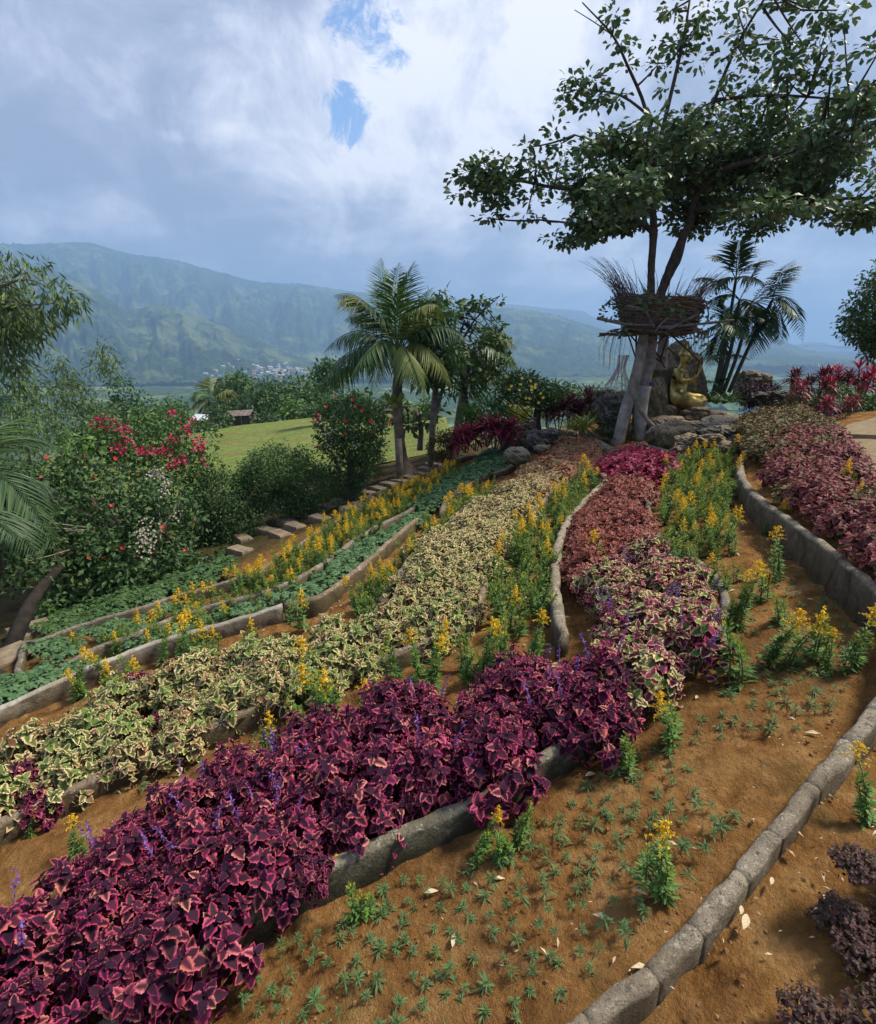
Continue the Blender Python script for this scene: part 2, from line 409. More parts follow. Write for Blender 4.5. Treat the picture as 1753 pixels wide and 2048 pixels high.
def mountain(name, sky, D, Dfoot, zfoot, mat, n1=46, amp=.10, back=.45, nr=150, bump=9, zpow=1.0, seed=0):
    """range whose crest line follows measured directions at distance D"""
    u0, u1 = sky[0][0], sky[-1][0]; us = np.linspace(u0, u1, int((u1-u0)/3.0))
    vs = np.interp(us, [s[0] for s in sky], [s[1] for s in sky])
    azs = []; el = []
    for u, v in zip(us, vs):
        d = rayd(u, v); hyp = math.hypot(d[0], d[1]); azs.append(math.atan2(d[0], d[1])); el.append(d[2]/hyp)
    azs = np.array(azs); el = np.array(el); zr = 1.7+el*D
    t = np.concatenate([np.linspace(0, 1, nr), 1+np.linspace(.03, 1, 16)*back])
    T, Az = np.meshgrid(t, azs); ZR = np.broadcast_to(zr[:, None], T.shape)
    Dist = Dfoot+(D-Dfoot)*T; X = np.sin(Az)*Dist; Y = np.cos(Az)*Dist
    up = np.where(T <= 1, np.clip(T, 0, 1)**zpow, 1-(T-1)*1.2)
    Z = zfoot+(ZR-zfoot)*up
    q = np.abs(fbm(Az*n1*.55+seed, T*1.4+seed, 4, .55))*2; q2 = fbm(X/260+seed, Y/260, 5, .6)
    env = np.clip(np.sin(np.clip(T, 0, 1)*math.pi), 0, 1)**.7
    Z = Z+(ZR-zfoot)*amp*(-(q*1.8)+.35)*env+(ZR-zfoot)*amp*1.6*q2*env + bump*1.3*fbm(X/28+seed, Y/28, 3, .7)
    Z += bump*1.5*np.maximum(fbm(X/11, Y/11, 2), 0)*2
    Z = np.maximum(Z, zfoot-14)
    return grid_obj(name, X, Y, Z, mat)
MTA = hill_mat('forest_hill', (.006, .018, .008), (.022, .048, .014), (.065, .10, .03), (.17, .205, .07), .66, 1.6)
MTB = hill_mat('far_forest_hill', (.014, .028, .012), (.028, .048, .018), (.05, .075, .028), (.12, .15, .05), .45, .8)
MTD = hill_mat('light_hill', (.02, .045, .012), (.07, .13, .03), (.15, .22, .05), (.2, .26, .07), .7, 2.0)
mountain('mountain', [(-420,560),(-200,520),(0,488),(60,489),(150,484),(185,487),(260,508),(350,520),(440,545),(520,566),(600,568),(640,573),(700,583),(760,590),(850,603),(960,640),(1050,700),(1100,740)], 5600, 3000, -90, MTA, amp=.19, seed=2)
mountain('mountain', [(-420,540),(-200,520),(-60,520),(60,530),(130,548),(200,585),(250,622),(330,610),(420,640),(500,672),(570,700),(640,728),(700,745),(820,770)], 3200, 1900, -95, MTA, amp=.20, seed=9, nr=130)
mountain('mountain', [(820,690),(880,650),(930,626),(980,619),(1020,617),(1070,622),(1120,633),(1160,646),(1200,657),(1260,680),(1330,712),(1420,760)], 4300, 2300, -95, MTA, amp=.10, seed=5)
mountain('mountain', [(700,598),(800,612),(960,600),(1000,608),(1040,610),(1090,616),(1130,619),(1165,622),(1200,641),(1280,672),(1340,700)], 8200, 5200, 40, MTB, amp=.07, seed=12, nr=60)
mountain('mountain', [(1180,760),(1260,700),(1320,688),(1400,682),(1480,684),(1545,679),(1570,684),(1610,700),(1680,712),(1753,722),(1900,745),(2150,790)], 5200, 2700, -60, MTB, amp=.08, seed=17)
mountain('mountain', [(1250,690),(1500,690),(1590,690),(1625,684),(1650,686),(1690,700),(1720,694),(1753,700),(1900,690),(2150,700)], 9800, 6200, 30, MTB, amp=.05, seed=23, nr=60)
mountain('hillside', [(1120,800),(1200,768),(1260,725),(1320,712),(1400,728),(1470,742),(1560,757),(1650,765),(1800,770),(2100,800)], 2700, 1200, -105, MTD, amp=.10, seed=31)

# ================================================================== HAZE
hz = MB(); box(hz, (0, 8000, 350), (44000, 24400, 975))
HZ = NT('haze_air'); pv = HZ.n('ShaderNodeVolumePrincipled'); pv.inputs['Color'].default_value = (.36, .56, .88, 1); pv.inputs['Density'].default_value = 2.4e-4; pv.inputs['Anisotropy'].default_value = .1
ho = HZ.n('ShaderNodeOutputMaterial'); HZ.l(pv.outputs[0], ho.inputs['Volume'])
hz.obj('haze', HZ.m)['kind'] = 'stuff'
# ================================================================== KERBS AND WALLS
def concrete_mat(name='weathered_concrete', a=(.31,.26,.19), b=(.19,.155,.11), lichen=(.06,.05,.045), side_col=(.085,.065,.036), fs=1.0):
    n = NT(name); p = n.pos(); f = n.noise(p, 5*fs, 6, .65); g = n.noise(p, 26*fs, 6, .7, .6); h = n.noise(p, 90*fs, 5, .7)
    c = n.ramp(f, [(.32, b), (.6, a), (.75, tuple(min(1, x*1.25) for x in a))])
    c = n.mix(n.mr(g, .56, .62, 0, .75), c, lichen)
    c = n.mix(n.mr(n.noise(p, 30*fs, 5, .7, 1.0), .56, .63, 0, .75), c, (.52, .48, .39))
    c = n.mix(n.mr(n.noise(p, 62*fs, 4, .65, .5), .56, .62, 0, .65), c, tuple(x*1.6 for x in lichen))
    c = n.mix(n.mr(n.noise(p, 3.1, 4, .6), .5, .6, 0, .4), c, (.16,.12,.075))
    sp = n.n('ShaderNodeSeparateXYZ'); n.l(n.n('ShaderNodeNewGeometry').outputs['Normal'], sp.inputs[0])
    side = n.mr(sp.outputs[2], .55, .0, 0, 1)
    c = n.mix(n.math('MULTIPLY', side, n.mr(n.noise(p, 7, 5, .6), .35, .55, .75, 1)), c, side_col)  # upright faces turn to the darker side colour
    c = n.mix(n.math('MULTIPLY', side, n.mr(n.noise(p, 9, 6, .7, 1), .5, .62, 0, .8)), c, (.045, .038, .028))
    hh = n.math('ADD', n.math('MULTIPLY', g, .5), n.math('MULTIPLY', h, .4))
    return n.out(c, .95, n.bump(hh, .9, .02), spec=.15)
CONC = concrete_mat(); CONCW = concrete_mat('lichened_concrete', (.33,.275,.20), (.17,.135,.095), (.045,.04,.035), (.085,.062,.035), 1.9); STONE = concrete_mat('grey_brown_stone', (.24,.20,.155), (.11,.095,.075), (.05,.045,.04), (.10,.09,.04))
PALECONC = concrete_mat('pale_concrete', (.44,.41,.35), (.27,.24,.19), (.13,.11,.09), (.11,.08,.045))
BROWNC = concrete_mat('brown_concrete', (.23,.17,.115), (.13,.095,.06), (.06,.045,.035), (.09,.07,.035))
MOSSC = concrete_mat('mossy_concrete', (.24,.21,.155), (.12,.105,.07), (.04,.04,.025), (.035,.035,.018))
def wall_piece(mb, pts, w, depth, r_round=.5, jit=.012, lump=0.0, seed=0, endr=False):
    """rounded-top wall: pts = line of the top centre"""
    n = len(pts); w = np.broadcast_to(np.asarray(w, float), (n,)); tan = np.gradient(pts, axis=0); tan[:, 2] = 0; tan /= np.maximum(np.linalg.norm(tan, axis=1, keepdims=True), 1e-9)
    side = np.stack([tan[:, 1], -tan[:, 0], np.zeros(n)], 1)
    prof = [(-.52, -1.0), (-.52, -.3), (-.50, -.0), (-.40, .0), (-.2, .0), (0, .0), (.2, .0), (.40, .0), (.50, .0), (.52, -.3), (.52, -1.0)]
    zz = [np.zeros(n), np.zeros(n), -.42*w, -.17*w, -.03*w, np.zeros(n), -.03*w, -.17*w, -.42*w, np.zeros(n), np.zeros(n)]
    m = len(prof); V = np.zeros((n, m, 3)); s = np.cumsum(np.r_[0, np.linalg.norm(np.diff(pts, axis=0), axis=1)])
    dep = np.broadcast_to(np.asarray(depth, float), (n,))
    for k, (a, dz) in enumerate(prof):
        ww = w*(1+lump*fbm(pts[:, 0]*4.2+k*.35, pts[:, 1]*4.2, 3)*2)
        if endr:
            e = np.minimum(s, s[-1]-s); sc_ = np.clip(e/.04, 0, 1)**.5; ww = ww*(.975+.025*sc_)
        V[:, k] = pts+side*(a*ww)[:, None]
        z = (zz[k] if dz == 0 else zz[2 if k < m/2 else 8]+dz*dep)
        V[:, k, 2] += z+(lump*.10*w*3*fbm(pts[:, 0]*6+7, pts[:, 1]*6+k*.3, 3) if dz > -.9 else 0) - (0 if not endr else .03*w*(1-sc_))
    V = V+jit*np.stack([fbm(V[..., 0]*9+c*5, V[..., 1]*9+V[..., 2]*7, 3) for c in range(3)], -1)*2
    Fq = [(i*m+k, i*m+k+1, (i+1)*m+k+1, (i+1)*m+k) for i in range(n-1) for k in range(m-1)]
    Fq += [tuple(range(m))[::-1], tuple((n-1)*m+k for k in range(m))]
    mb.add(V.reshape(-1, 3), Fq)
def resamp(P, step):
    s = np.r_[0, np.cumsum(np.linalg.norm(np.diff(P, axis=0), axis=1))]; n = max(2, int(s[-1]/step)+1); q = np.linspace(0, s[-1], n)
    return np.stack([np.interp(q, s, P[:, k]) for k in range(3)], 1)
def kerb(name, line, w, depth, mat, label, cat, seg=None, lump=.10, group=None, piece='stone'):
    P = resamp(line, .03 if seg else .06); o = empty(name, (P[0][0], P[0][1], P[0][2]-.2), label, cat, group)
    if seg:
        i = 0; k = 0
        while i < len(P)-3:
            L = max(5, int(seg*(.75+.6*rng.random())/.03)); j = min(len(P)-1, i+L)
            if len(P)-1-j < 4: j = len(P)-1
            mb = MB(); wall_piece(mb, P[i:j+1]+np.array([0, 0, .003*(rng.random()-.5)]), (w[i:j+1] if hasattr(w, '__len__') else w)*(.985+.03*rng.random()), depth, lump=lump, seed=k*1.7, endr=True, jit=.014)
            mb.obj(piece, mat, o, smooth=True); i = j; k += 1
    else:
        mb = MB(); wall_piece(mb, P, w, depth, lump=lump, seed=3); mb.obj('coping', mat, o, smooth=True)
    return o
DW = np.interp(np.arange(len(resamp(W1, .03))), [0, 1], [.4, .4])
_n = len(resamp(W1, .03)); W1W = np.interp(np.linspace(0, 1, _n), [0, .35, .55, .8, 1], [.056, .060, .075, .092, .09])
kerb('retaining_wall', W1, W1W, .55, CONCW, 'long grey lichen-spotted stone kerb sweeping from the bottom edge up the right side', 'wall', seg=.26, lump=.24)
L = lambda pix, h: wline(pix, h)
W2H = [.14]*11+[.04]*6+[.10]*6
W2A = wline([(60,2170),(190,2060),(300,1975),(450,1850),(600,1755),(740,1690),(870,1628),(980,1580),(1090,1505),(1200,1445),(1300,1375),(1400,1300),(1450,1225),(1440,1160),(1390,1115),(1335,1085),(1306,1045),(1298,1000),(1306,955),(1335,925),(1352,908),(1320,895),(1275,884)], W2H)
kerb('garden_kerb', W2A, .055, .3, MOSSC, 'grey kerb holding up the burgundy and pink coleus row', 'kerb', lump=.12)
W3 = L([(-120,1700),(60,1610),(200,1545),(350,1475),(520,1405),(680,1340),(800,1300),(900,1255),(960,1195),(985,1115),(1050,1040),(1120,965)], .14)
kerb('garden_kerb', W3, .06, .3, BROWNC, 'dark soil-stained kerb under the cream coleus row', 'kerb')
W4P = L([(-60,1440),(60,1385),(150,1345),(300,1285),(450,1243),(565,1208)], .16)
kerb('garden_kerb', W4P, .055, .3, PALECONC, 'pale whitish lower stretch of kerb between the green geranium bed and cream coleus', 'kerb', lump=.05)
W4 = L([(569,1207),(600,1200),(640,1190),(690,1155),(740,1115),(800,1062),(835,1035)], .16)
kerb('garden_kerb', W4, .06, .3, BROWNC, 'brown upper stretch of kerb curving uphill beside the goldenrods', 'kerb', lump=.05)
W4B = L([(765,1195),(798,1147),(825,1112),(848,1092),(872,1076)], .14)
kerb('garden_kerb', W4B, .075, .25, BROWNC, 'short curved brown kerb at the upper left side of the cream coleus', 'kerb')
W4C = L([(884,1020),(893,1000),(912,983),(940,965),(975,948),(1010,936),(1028,922),(1022,905),(1005,893)], .12)
kerb('garden_kerb', W4C, .085, .25, BROWNC, 'curved brown kerb wrapping the far end of the green geranium bed', 'kerb')
W5 = L([(120,1330),(200,1290),(255,1272),(320,1243),(410,1212),(500,1190),(570,1165),(640,1128),(708,1078),(765,1045),(821,1018),(845,998)], .14)
kerb('garden_kerb', W5, .065, .3, STONE, 'middle grey-brown kerb along the upper side of the green geranium strip', 'kerb')
W6 = L([(36,1338),(44,1300),(50,1282),(80,1278),(120,1262),(182,1242),(274,1216),(342,1192),(410,1174),(502,1146),(547,1121),(590,1092),(640,1060),(700,1025)], .12)
kerb('garden_kerb', W6, .055, .3, STONE, 'lowest thin grey kerb beside the dark flowering hedge', 'kerb')
W7 = L([(1128,1262),(1116,1210),(1111,1150),(1118,1085),(1138,1035),(1165,1002),(1198,972),(1214,955),(1203,940),(1207,926),(1238,912)], .17)
kerb('garden_kerb', W7, .075, .3, CONC, 'curved grey stone kerb left of the red-brown coleus and sandy strip', 'kerb', seg=.4, lump=.08)
W8 = L([(862,944),(890,928),(919,914),(956,906),(985,890),(1010,880),(1035,884),(1058,898)], .13)
kerb('garden_kerb', W8, .085, .3, STONE, 'brown kerb below the magenta cordylines by the tree trunk', 'kerb')
W9 = L([(1165,852),(1178,862),(1192,876),(1210,887),(1228,896)], .2)
kerb('garden_kerb', W9, .14, .35, STONE, 'stubby stone kerb around the dark grass left of the leaning white post', 'kerb', seg=.35, lump=.18)
W10 = L([(1075,860),(1100,852),(1125,858),(1150,862)], .15)
kerb('garden_kerb', W10, .13, .3, STONE, 'low kerb behind the tan coleus at the foot of the dark red cordylines', 'kerb', seg=.35)

# stepping stones of the path and paving
def slab(P, rz, w, d, h, mat, name, label, cat, group, tilt=0):
    mb = MB(); n = 4; V = []
    for i, z in enumerate((-h, -.02, 0)):
        s = 1 if i < 2 else .93
        for a in range(12):
            t = a/12*4; k = int(t); fr = t-k; c = [(-1,-1),(1,-1),(1,1),(-1,1),(-1,-1)]
            x = c[k][0]*(1-fr)+c[k+1][0]*fr; y = c[k][1]*(1-fr)+c[k+1][1]*fr
            V.append((x*w/2*s*(1+.07*(rng.random()-.5)), y*d/2*s*(1+.07*(rng.random()-.5)), z+.008*(rng.random()-.5)))
    Fc = [(i*12+k, i*12+(k+1) % 12, (i+1)*12+(k+1) % 12, (i+1)*12+k) for i in range(2) for k in range(12)]+[tuple(24+k for k in range(12))]
    mb.add(V, Fc); o = mb.obj(name, mat); o.location = P; o.rotation_euler = (tilt, tilt*.5, rz)
    return tag(o, label, cat, group)
PATHM = simple('path_stone', (.15,.11,.07), (.27,.21,.14), 9, .95, .5, 6)
path = [(88,1213),(60,1260),(20,1310),(486,1076),(532,1060),(575,1043),(612,1027),(634,1022),(655,1014),(678,1004),(735,986),(757,977),(778,968),(800,962),(820,955),(838,947),(852,938),(866,929),
        (480,1100),(560,1068),(640,1036),(590,1052),(742,998),(765,990),(720,1010),(700,1018)]
for i, (u, v) in enumerate(path):
    P = gnd(u, v, .05); nxt = np.array([.8, .6])
    slab((P[0], P[1], P[2]+.03), math.atan2(.75, .65)+.15*rng.normal(), .2 if i > 2 else .4, .34, .12, PATHM, 'stepping_stone',
         'rectangular stepping stone in the row climbing beside the goldenrod bed' if i > 2 else 'stepping stone in the dark gap at the left edge under the hedge', 'stepping stone', 'stepping stones of the garden path')
SAND = simple('sandy_concrete', (.20,.145,.08), (.27,.20,.115), 14, .95, .4, 6)
def patch(name, pix, h, mat, label, cat, th=.12, kind=None):
    P = np.array([gnd(u, v, h) for u, v in pix]); c = P.mean(0); P[:, 2] = np.maximum(P[:, 2], P[:, 2]); n = len(P)
    mb = MB(); V = np.concatenate([P, P-[0, 0, th]]); mb.add(V, [tuple(range(n)), tuple(range(n, 2*n))[::-1]]+[(i, n+i, n+(i+1) % n, (i+1) % n) for i in range(n)])
    o = mb.obj(name, mat, loc=c); return tag(o, label, cat, None, kind)
patch('pavement', [(1696,915),(1694,890),(1704,874),(1753,868),(1850,876),(1850,965),(1753,940)], .10, SAND, None, None, .2, 'structure')
patch('pavement', [(1680,866),(1694,850),(1753,834),(1850,830),(1850,880),(1753,870),(1700,868)], .14, SAND, None, None, .3, 'structure')
patch('pavement', [(1030,893),(1040,872),(1075,868),(1100,880),(1080,897),(1058,904)], .06, SAND, None, None, .2, 'structure')

# ================================================================== ROCKS
def rock(name, P, size, mat, label, seed, group=None, rz=0, sub=5, amp=.28, cat='rock', flat=1.0):
    import bmesh
    bm = bmesh.new(); bmesh.ops.create_icosphere(bm, subdivisions=sub, radius=1.0)
    V = np.array([v.co[:] for v in bm.verts]); Fc = [tuple(v.index for v in f.verts) for f in bm.faces]; bm.free()
    k = seed*3.7
    n = fbm(V[:, 0]*1.3+k, V[:, 1]*1.3+V[:, 2]*1.9+k, 2)*1.4+fbm(V[:, 0]*3+V[:, 2]*2.2+k, V[:, 1]*3-V[:, 2]*2+k, 5, .6)
    q = np.round(n*5)/5*.5+n*.5
    V = V*(1+amp*2*q)[:, None]; V = np.sign(V)*np.abs(V)**.85
    V = V*(np.array(size)/2)
    c, s = math.cos(rz), math.sin(rz); V = V@np.array([[c, s, 0], [-s, c, 0], [0, 0, 1]])
    mb = MB(); mb.add(V, Fc); o = mb.obj(name, mat, smooth=False); o.location = tuple(P); return tag(o, label, cat, group)
DROCK = concrete_mat('dark_karst_rock', (.13,.12,.115), (.04,.037,.035), (.02,.02,.02), (.05,.045,.03))
BROCK = concrete_mat('brown_rock', (.28,.21,.14), (.10,.075,.05), (.035,.03,.025), (.09,.08,.04))
def rk(u, v, Y, w, h, mat, label, seed, dep=None, **k):
    """rock whose picture centre is (u,v) at distance Y, w and h in picture pixels"""
    P = at(u, v, Y); s = Y/F*1.02
    return rock('rock', P, (w*s, (dep or w*.8)*s, h*s), mat, label, seed, **k)
def rkg(u, vb, w, h, mat, label, seed, **k):
    P = gnd(u, vb); return rk(u, vb-h*.42, float(P[1])+.15, w, h, mat, label, seed, **k)
rk(1228, 818, 10.8, 78, 74, DROCK, 'dark rounded boulder left of the leaning white-painted trunk', 1, amp=.2)
rk(1345, 790, 12.4, 118, 190, BROCK, 'tall dark brown boulder standing behind the golden statue', 2, amp=.22, dep=90)
rk(1300, 820, 11.2, 60, 130, BROCK, 'narrow brown boulder between the tree trunks and the statue', 3, amp=.2, dep=60)
rk(1078, 882, 9.5, 46, 44, DROCK, 'dark grey rock at the head of the tan coleus row', 4, amp=.3)
rk(1100, 872, 10.0, 34, 30, DROCK, 'smaller dark rock touching the tan coleus', 5)
rk(1034, 912, 9.0, 52, 34, STONE, 'block of grey-brown stone at the tip of the green geranium bed', 6, amp=.12)
rk(1082, 896, 9.0, 30, 14, STONE, 'little pale stone in front of the dark grey rock', 16, amp=.2)
rkg(1400, 925, 120, 60, BROCK, 'rough brown boulder ledge below the statue', 7, amp=.3, dep=60)
rkg(1322, 895, 54, 52, STONE, 'square brown stone under the left end of the statue base', 8, amp=.14)
rkg(1352, 900, 74, 62, BROCK, 'broad brown block of the ledge in front of the statue', 9, amp=.10)
rkg(1448, 895, 96, 50, STONE, 'grey-topped flat rock of the ledge right of the brown block', 10, amp=.3)
rk(1330, 826, 11.2, 40, 34, STONE, 'stone under the near knee of the statue', 11, amp=.18)
rkg(1385, 880, 100, 40, BROCK, 'long brown rock of the ledge above the broad block', 40, amp=.25)
rkg(1445, 868, 90, 34, STONE, 'grey rock of the ledge behind the flat-topped one', 41, amp=.25)
rkg(1335, 872, 70, 40, BROCK, 'brown rock of the ledge next to the aerial root', 42, amp=.2)
rkg(1500, 856, 80, 22, STONE, 'low flat stone at the right end of the ledge', 43, amp=.15)
i = 12
for (u, v, w, h) in [(1340,838,26,18),(1376,826,30,20),(1398,818,34,26),(1412,830,34,22),(1430,816,40,20),(1446,832,24,30),(1464,822,34,14),(1466,836,40,12),(1386,836,24,12),(1350,838,30,12),(1480,828,24,12),(1420,842,44,10),(1372,812,22,14),(1404,806,30,14),(1388,806,20,14)]:
    rk(u, v+14, 11.0, w, h, STONE if i % 2 else BROCK, 'small loose stone in the pile at the statue\'s feet', i, group='loose stones piled under the statue', sub=3, amp=.2); i += 1
rk(1500, 772, 13.2, 66, 46, STONE, 'pale jagged rock behind the dark purple bush right of the palms', 30, amp=.3)
rk(1532, 800, 11.5, 46, 30, DROCK, 'grey rock at the right foot of the dark purple bush', 31, amp=.3)
rk(1572, 800, 11.0, 60, 34, DROCK, 'dark rock below the first red cordyline on the right', 32, amp=.3)
rkg(1480, 862, 70, 22, STONE, 'flat slab on the ground right of the stone pile', 33, amp=.1)
rk(1690, 846, 7.6, 26, 10, PALECONC, 'small white stone on the left edge of the upper paving', 34, sub=3)
rk(1710, 838, 7.8, 22, 10, PALECONC, 'small white stone beside the purple ground cover on the paving', 35, sub=3)
rk(1735, 862, 6.9, 16, 7, simple('yellow_stone', (.45,.3,.12), (.55,.38,.18), 20), 'small yellow stone on the paving step', 36, sub=3)
# curved crazy-stone wall at the back
def crazy_wall():
    o = empty('garden_wall', at(1045, 868, 10.8), 'low curved wall of fitted grey stones between the yellow bush and the coleus', 'wall')
    a, b = at(1003, 872, 10.6), at(1072, 872, 11.0); cols = 6; rows = 3; H_ = .36
    base = MB(); 
    pl = []
    for i in range(17):
        t = i/16; top = H_-.16*math.sin(t*math.pi); P = a*(1-t)+b*t; P[1] += .25*math.sin(t*math.pi); pl.append((P, top))
    for i in range(16):
        P, tp = pl[i]; Q, tq = pl[i+1]
        V = [P-[0,0,.3], Q-[0,0,.3], Q+[0,0,tq], P+[0,0,tp]]; V += [p+[0,.14,0] for p in V]
        base.add(np.array(V), [(0,1,2,3),(7,6,5,4),(3,2,6,7),(0,3,7,4),(1,5,6,2)])
    base.obj('mortar', simple('dark_mortar', (.05,.045,.04), (.08,.07,.06), 30), o)
    for r in range(rows):
        for c in range(cols):
            t = (c+.5+.4*(r % 2)-.15)/cols
            if t > .97: continue
            k = t*16; i = min(int(k), 15); P = pl[i][0]*(1-(k-i))+pl[i+1][0]*(k-i); tp = pl[i][1]
            n = 6+(r+c) % 2; cen = P+np.array([0, -.012, -.22+(r+.5)*(tp+.22)/rows]); rx = .075; rz = (tp+.22)/rows*.50; V = []
            for s_, yy in ((1, 0), (.85, -.03)):
                for q in range(n):
                    an = q/n*2*math.pi+.4*r+.3*c; V.append(cen+np.array([math.cos(an)*rx*1.12*s_*(1+.1*math.sin(c*3+q)), yy, math.sin(an)*rz*1.12*s_]))
            mb = MB(); mb.add(np.array(V), [(q, (q+1) % n, n+(q+1) % n, n+q) for q in range(n)]+[tuple(n+q for q in range(n))]); mb.obj('stone', PALECONC if (r+c) % 3 else STONE, o)
    return o
crazy_wall()
# ================================================================== LEAF SHAPES
def tpl_leaf(w=.35, fold=.12, droop=.15, n=3, widest=.45):
    """simple pointed leaf, length 1 along +Y"""
    V = []; Fc = []; rim = []
    ys = np.linspace(0, 1, n+2)
    for y in ys:
        ww = w*math.sin(math.pi*min(1, y**(math.log(.5)/math.log(widest))))
        z = -droop*y*y
        V += [(0, y, z), (-ww, y, z+fold*ww), (ww, y, z+fold*ww)]; rim += [0, 1, 1]
    for i in range(n+1):
        a, b = 3*i, 3*(i+1)
        if i == 0: Fc += [(0, b+2, b), (0, b, b+1)]
        elif i == n: Fc += [(a, a+2, b), (a+1, a, b)]
        else: Fc += [(a, a+2, b+2, b), (a+1, a, b, b+1)]
    return np.array(V), Fc, np.array(rim, float)
LEAF = tpl_leaf(.24, .3, .2, 1); LEAFN = tpl_leaf(.085, .2, .25, 1); LEAFB = tpl_leaf(.32, .25, .25, 2, .62); BLADE = tpl_leaf(.05, .3, .5, 3, .35)
def tpl_coleus(w=.37, rows=9, teeth=.06, wave=.05, droop=.35, seed=0, cols=(-1, -.72, -.36, 0, .36, .72, 1)):
    r_ = np.random.default_rng(seed); V = []; rim = []; Fc = []
    for i in range(rows):
        y = i/(rows-1); ww = w*(max(0, math.sin(math.pi*min(1, y**.62)))**.72 if 0 < y < 1 else 0.012); ph = (i % 2)
        for c in cols:
            k = ww*(1+(teeth*2*(ph-.5) if abs(c) == 1 else 0)); yy = y+(.035*(ph-.5) if abs(c) == 1 else 0)-.05*abs(c)*(1-y)
            z = .16*abs(c)*ww-droop*y*y*.6+(wave*math.sin(i*1.9+c*2+seed)*abs(c)**2)
            if abs(c) == .36: z += .02
            V.append((k*c, yy, z)); rim.append(min(1, abs(c)**1.5+(1 if y > .97 else (max(0, y-.7)*1.3)))*(1 if y > .12 else .4))
    m = len(cols)
    for i in range(rows-1):
        for k in range(m-1): Fc.append((i*m+k, i*m+k+1, (i+1)*m+k+1, (i+1)*m+k))
    return np.array(V), Fc, np.array(rim)
def tpl_round(w=.42, nseg=8, cup=.12):
    V = [(0, .5, 0)]; rim = [0]
    for k in range(nseg):
        a = k/nseg*2*math.pi; V.append((w*math.sin(a), .5-.5*math.cos(a), cup*(1-.5*math.cos(2*a)))); rim.append(1)
    return np.array(V), [(0, 1+k, 1+(k+1) % nseg) for k in range(nseg)], np.array(rim, float)
COLF = tpl_round(.40, 7, .07); COLV = tpl_coleus(.42, 4, .07, .07, .4, 3, (-1, -.5, 0, .5, 1))
def rvec(n, up=0.0, r=rng):
    v = r.normal(size=(n, 3)); v /= np.linalg.norm(v, axis=1, keepdims=True); v[:, 2] += up; return v/np.linalg.norm(v, axis=1, keepdims=True)
def leafcloud(mb, C, per, rad, size, tpl=LEAF, up=.5, outward=None, droop=-.2, mi=0, svar=.35, r=rng, flat=1.0):
    """per leaves round every cluster centre C"""
    C = np.asarray(C); N = len(C)*per; base = np.repeat(C, per, 0)
    off = rvec(N, 0, r)*(rad*r.random(N)[:, None]**.5); off[:, 2] *= flat; T = base+off
    d = off/np.maximum(np.linalg.norm(off, axis=1, keepdims=True), 1e-6)+.6*rvec(N, 0, r); d[:, 2] += droop
    nrm = rvec(N, 0, r)*.8+np.array([0, 0, up]); M = frames(d, nrm)
    s = size*(1+svar*(r.random(N)*2-1)); tint = np.repeat(r.random(len(C)), per)*.35+r.random(N)*.65
    mb.inst(tpl, M*s[:, None, None], T, tint, mi)
def blobpts(blobs, dens, shell=.55, r=rng, thr=None, nscale=1.2):
    """cluster centres inside ellipsoids (cx,cy,cz,rx,ry,rz)"""
    out = []
    for b in blobs:
        c = np.array(b[:3]); q = np.array(b[3:6]); n = max(3, int(dens*(q[0]*q[1]*q[2])**(2/3)*4))
        p = rvec(n, 0, r)*(shell+(1-shell)*r.random(n)[:, None]**.5)
        wob = 1+.35*fbm(p[:, 0]*2.2+c[0], p[:, 1]*2.2+p[:, 2]*2+c[1], 3)*2
        out.append(c+p*q*wob[:, None])
    P = np.concatenate(out)
    if thr is not None: P = P[fbm(P[:, 0]*nscale+5, P[:, 1]*nscale+P[:, 2]*nscale*1.3, 3) > thr]
    return P
def pblob(u, v, Y, ru, rv, dy=None):
    P = at(u, v, Y); s = Y/F; return (*P, ru*s, (dy if dy else (ru+rv)/2*s), rv*s)

# ================================================================== LEAF MATERIALS
mPUR = leafmat('coleus_burgundy', [(.040,.010,.026),(.022,.007,.018),(.075,.013,.035),(.035,.02,.025)], [(.48,.035,.14),(.54,.09,.13),(.42,.03,.15),(.58,.16,.16),(.38,.025,.09)], .7, .18, spec=.12, rimpos=(.36,.85))
mPUR2 = leafmat('coleus_dark', [(.030,.012,.026),(.018,.008,.018),(.05,.015,.03)], [(.30,.02,.12),(.22,.02,.08),(.40,.06,.14)], .75, .15, spec=.10, rimpos=(.62,.98))
mPUR3 = leafmat('coleus_salmon', [(.06,.012,.03),(.10,.02,.04),(.035,.02,.02)], [(.62,.20,.17),(.66,.26,.20),(.55,.08,.19),(.58,.17,.12)], .7, .2, spec=.12, rimpos=(.16,.66))
mCRE2 = leafmat('coleus_green', [(.08,.14,.03),(.12,.19,.04),(.15,.22,.06),(.06,.09,.025)], [(.60,.54,.26),(.55,.50,.20),(.66,.60,.34)], .7, .2, spec=.15, rimpos=(.50,.88))
mCRE = leafmat('coleus_cream', [(.065,.105,.025),(.10,.15,.03),(.045,.07,.02),(.10,.05,.03),(.13,.19,.05)], [(.66,.52,.24),(.74,.60,.33),(.60,.40,.22),(.50,.46,.18)], .7, .2, spec=.15, rimpos=(.26,.62))
mVAR = leafmat('coleus_pink_cream', [(.12,.012,.04),(.05,.02,.02),(.20,.02,.07),(.09,.11,.03)], [(.70,.52,.30),(.66,.30,.24),(.56,.54,.26),(.50,.06,.14)], .7, .2, spec=.15, rimpos=(.36,.78))
mTAN = leafmat('coleus_tan', [(.15,.08,.035),(.22,.13,.05),(.11,.09,.035),(.19,.08,.035)], [(.68,.48,.22),(.74,.58,.31),(.62,.38,.19),(.54,.30,.15)], .6, .2)
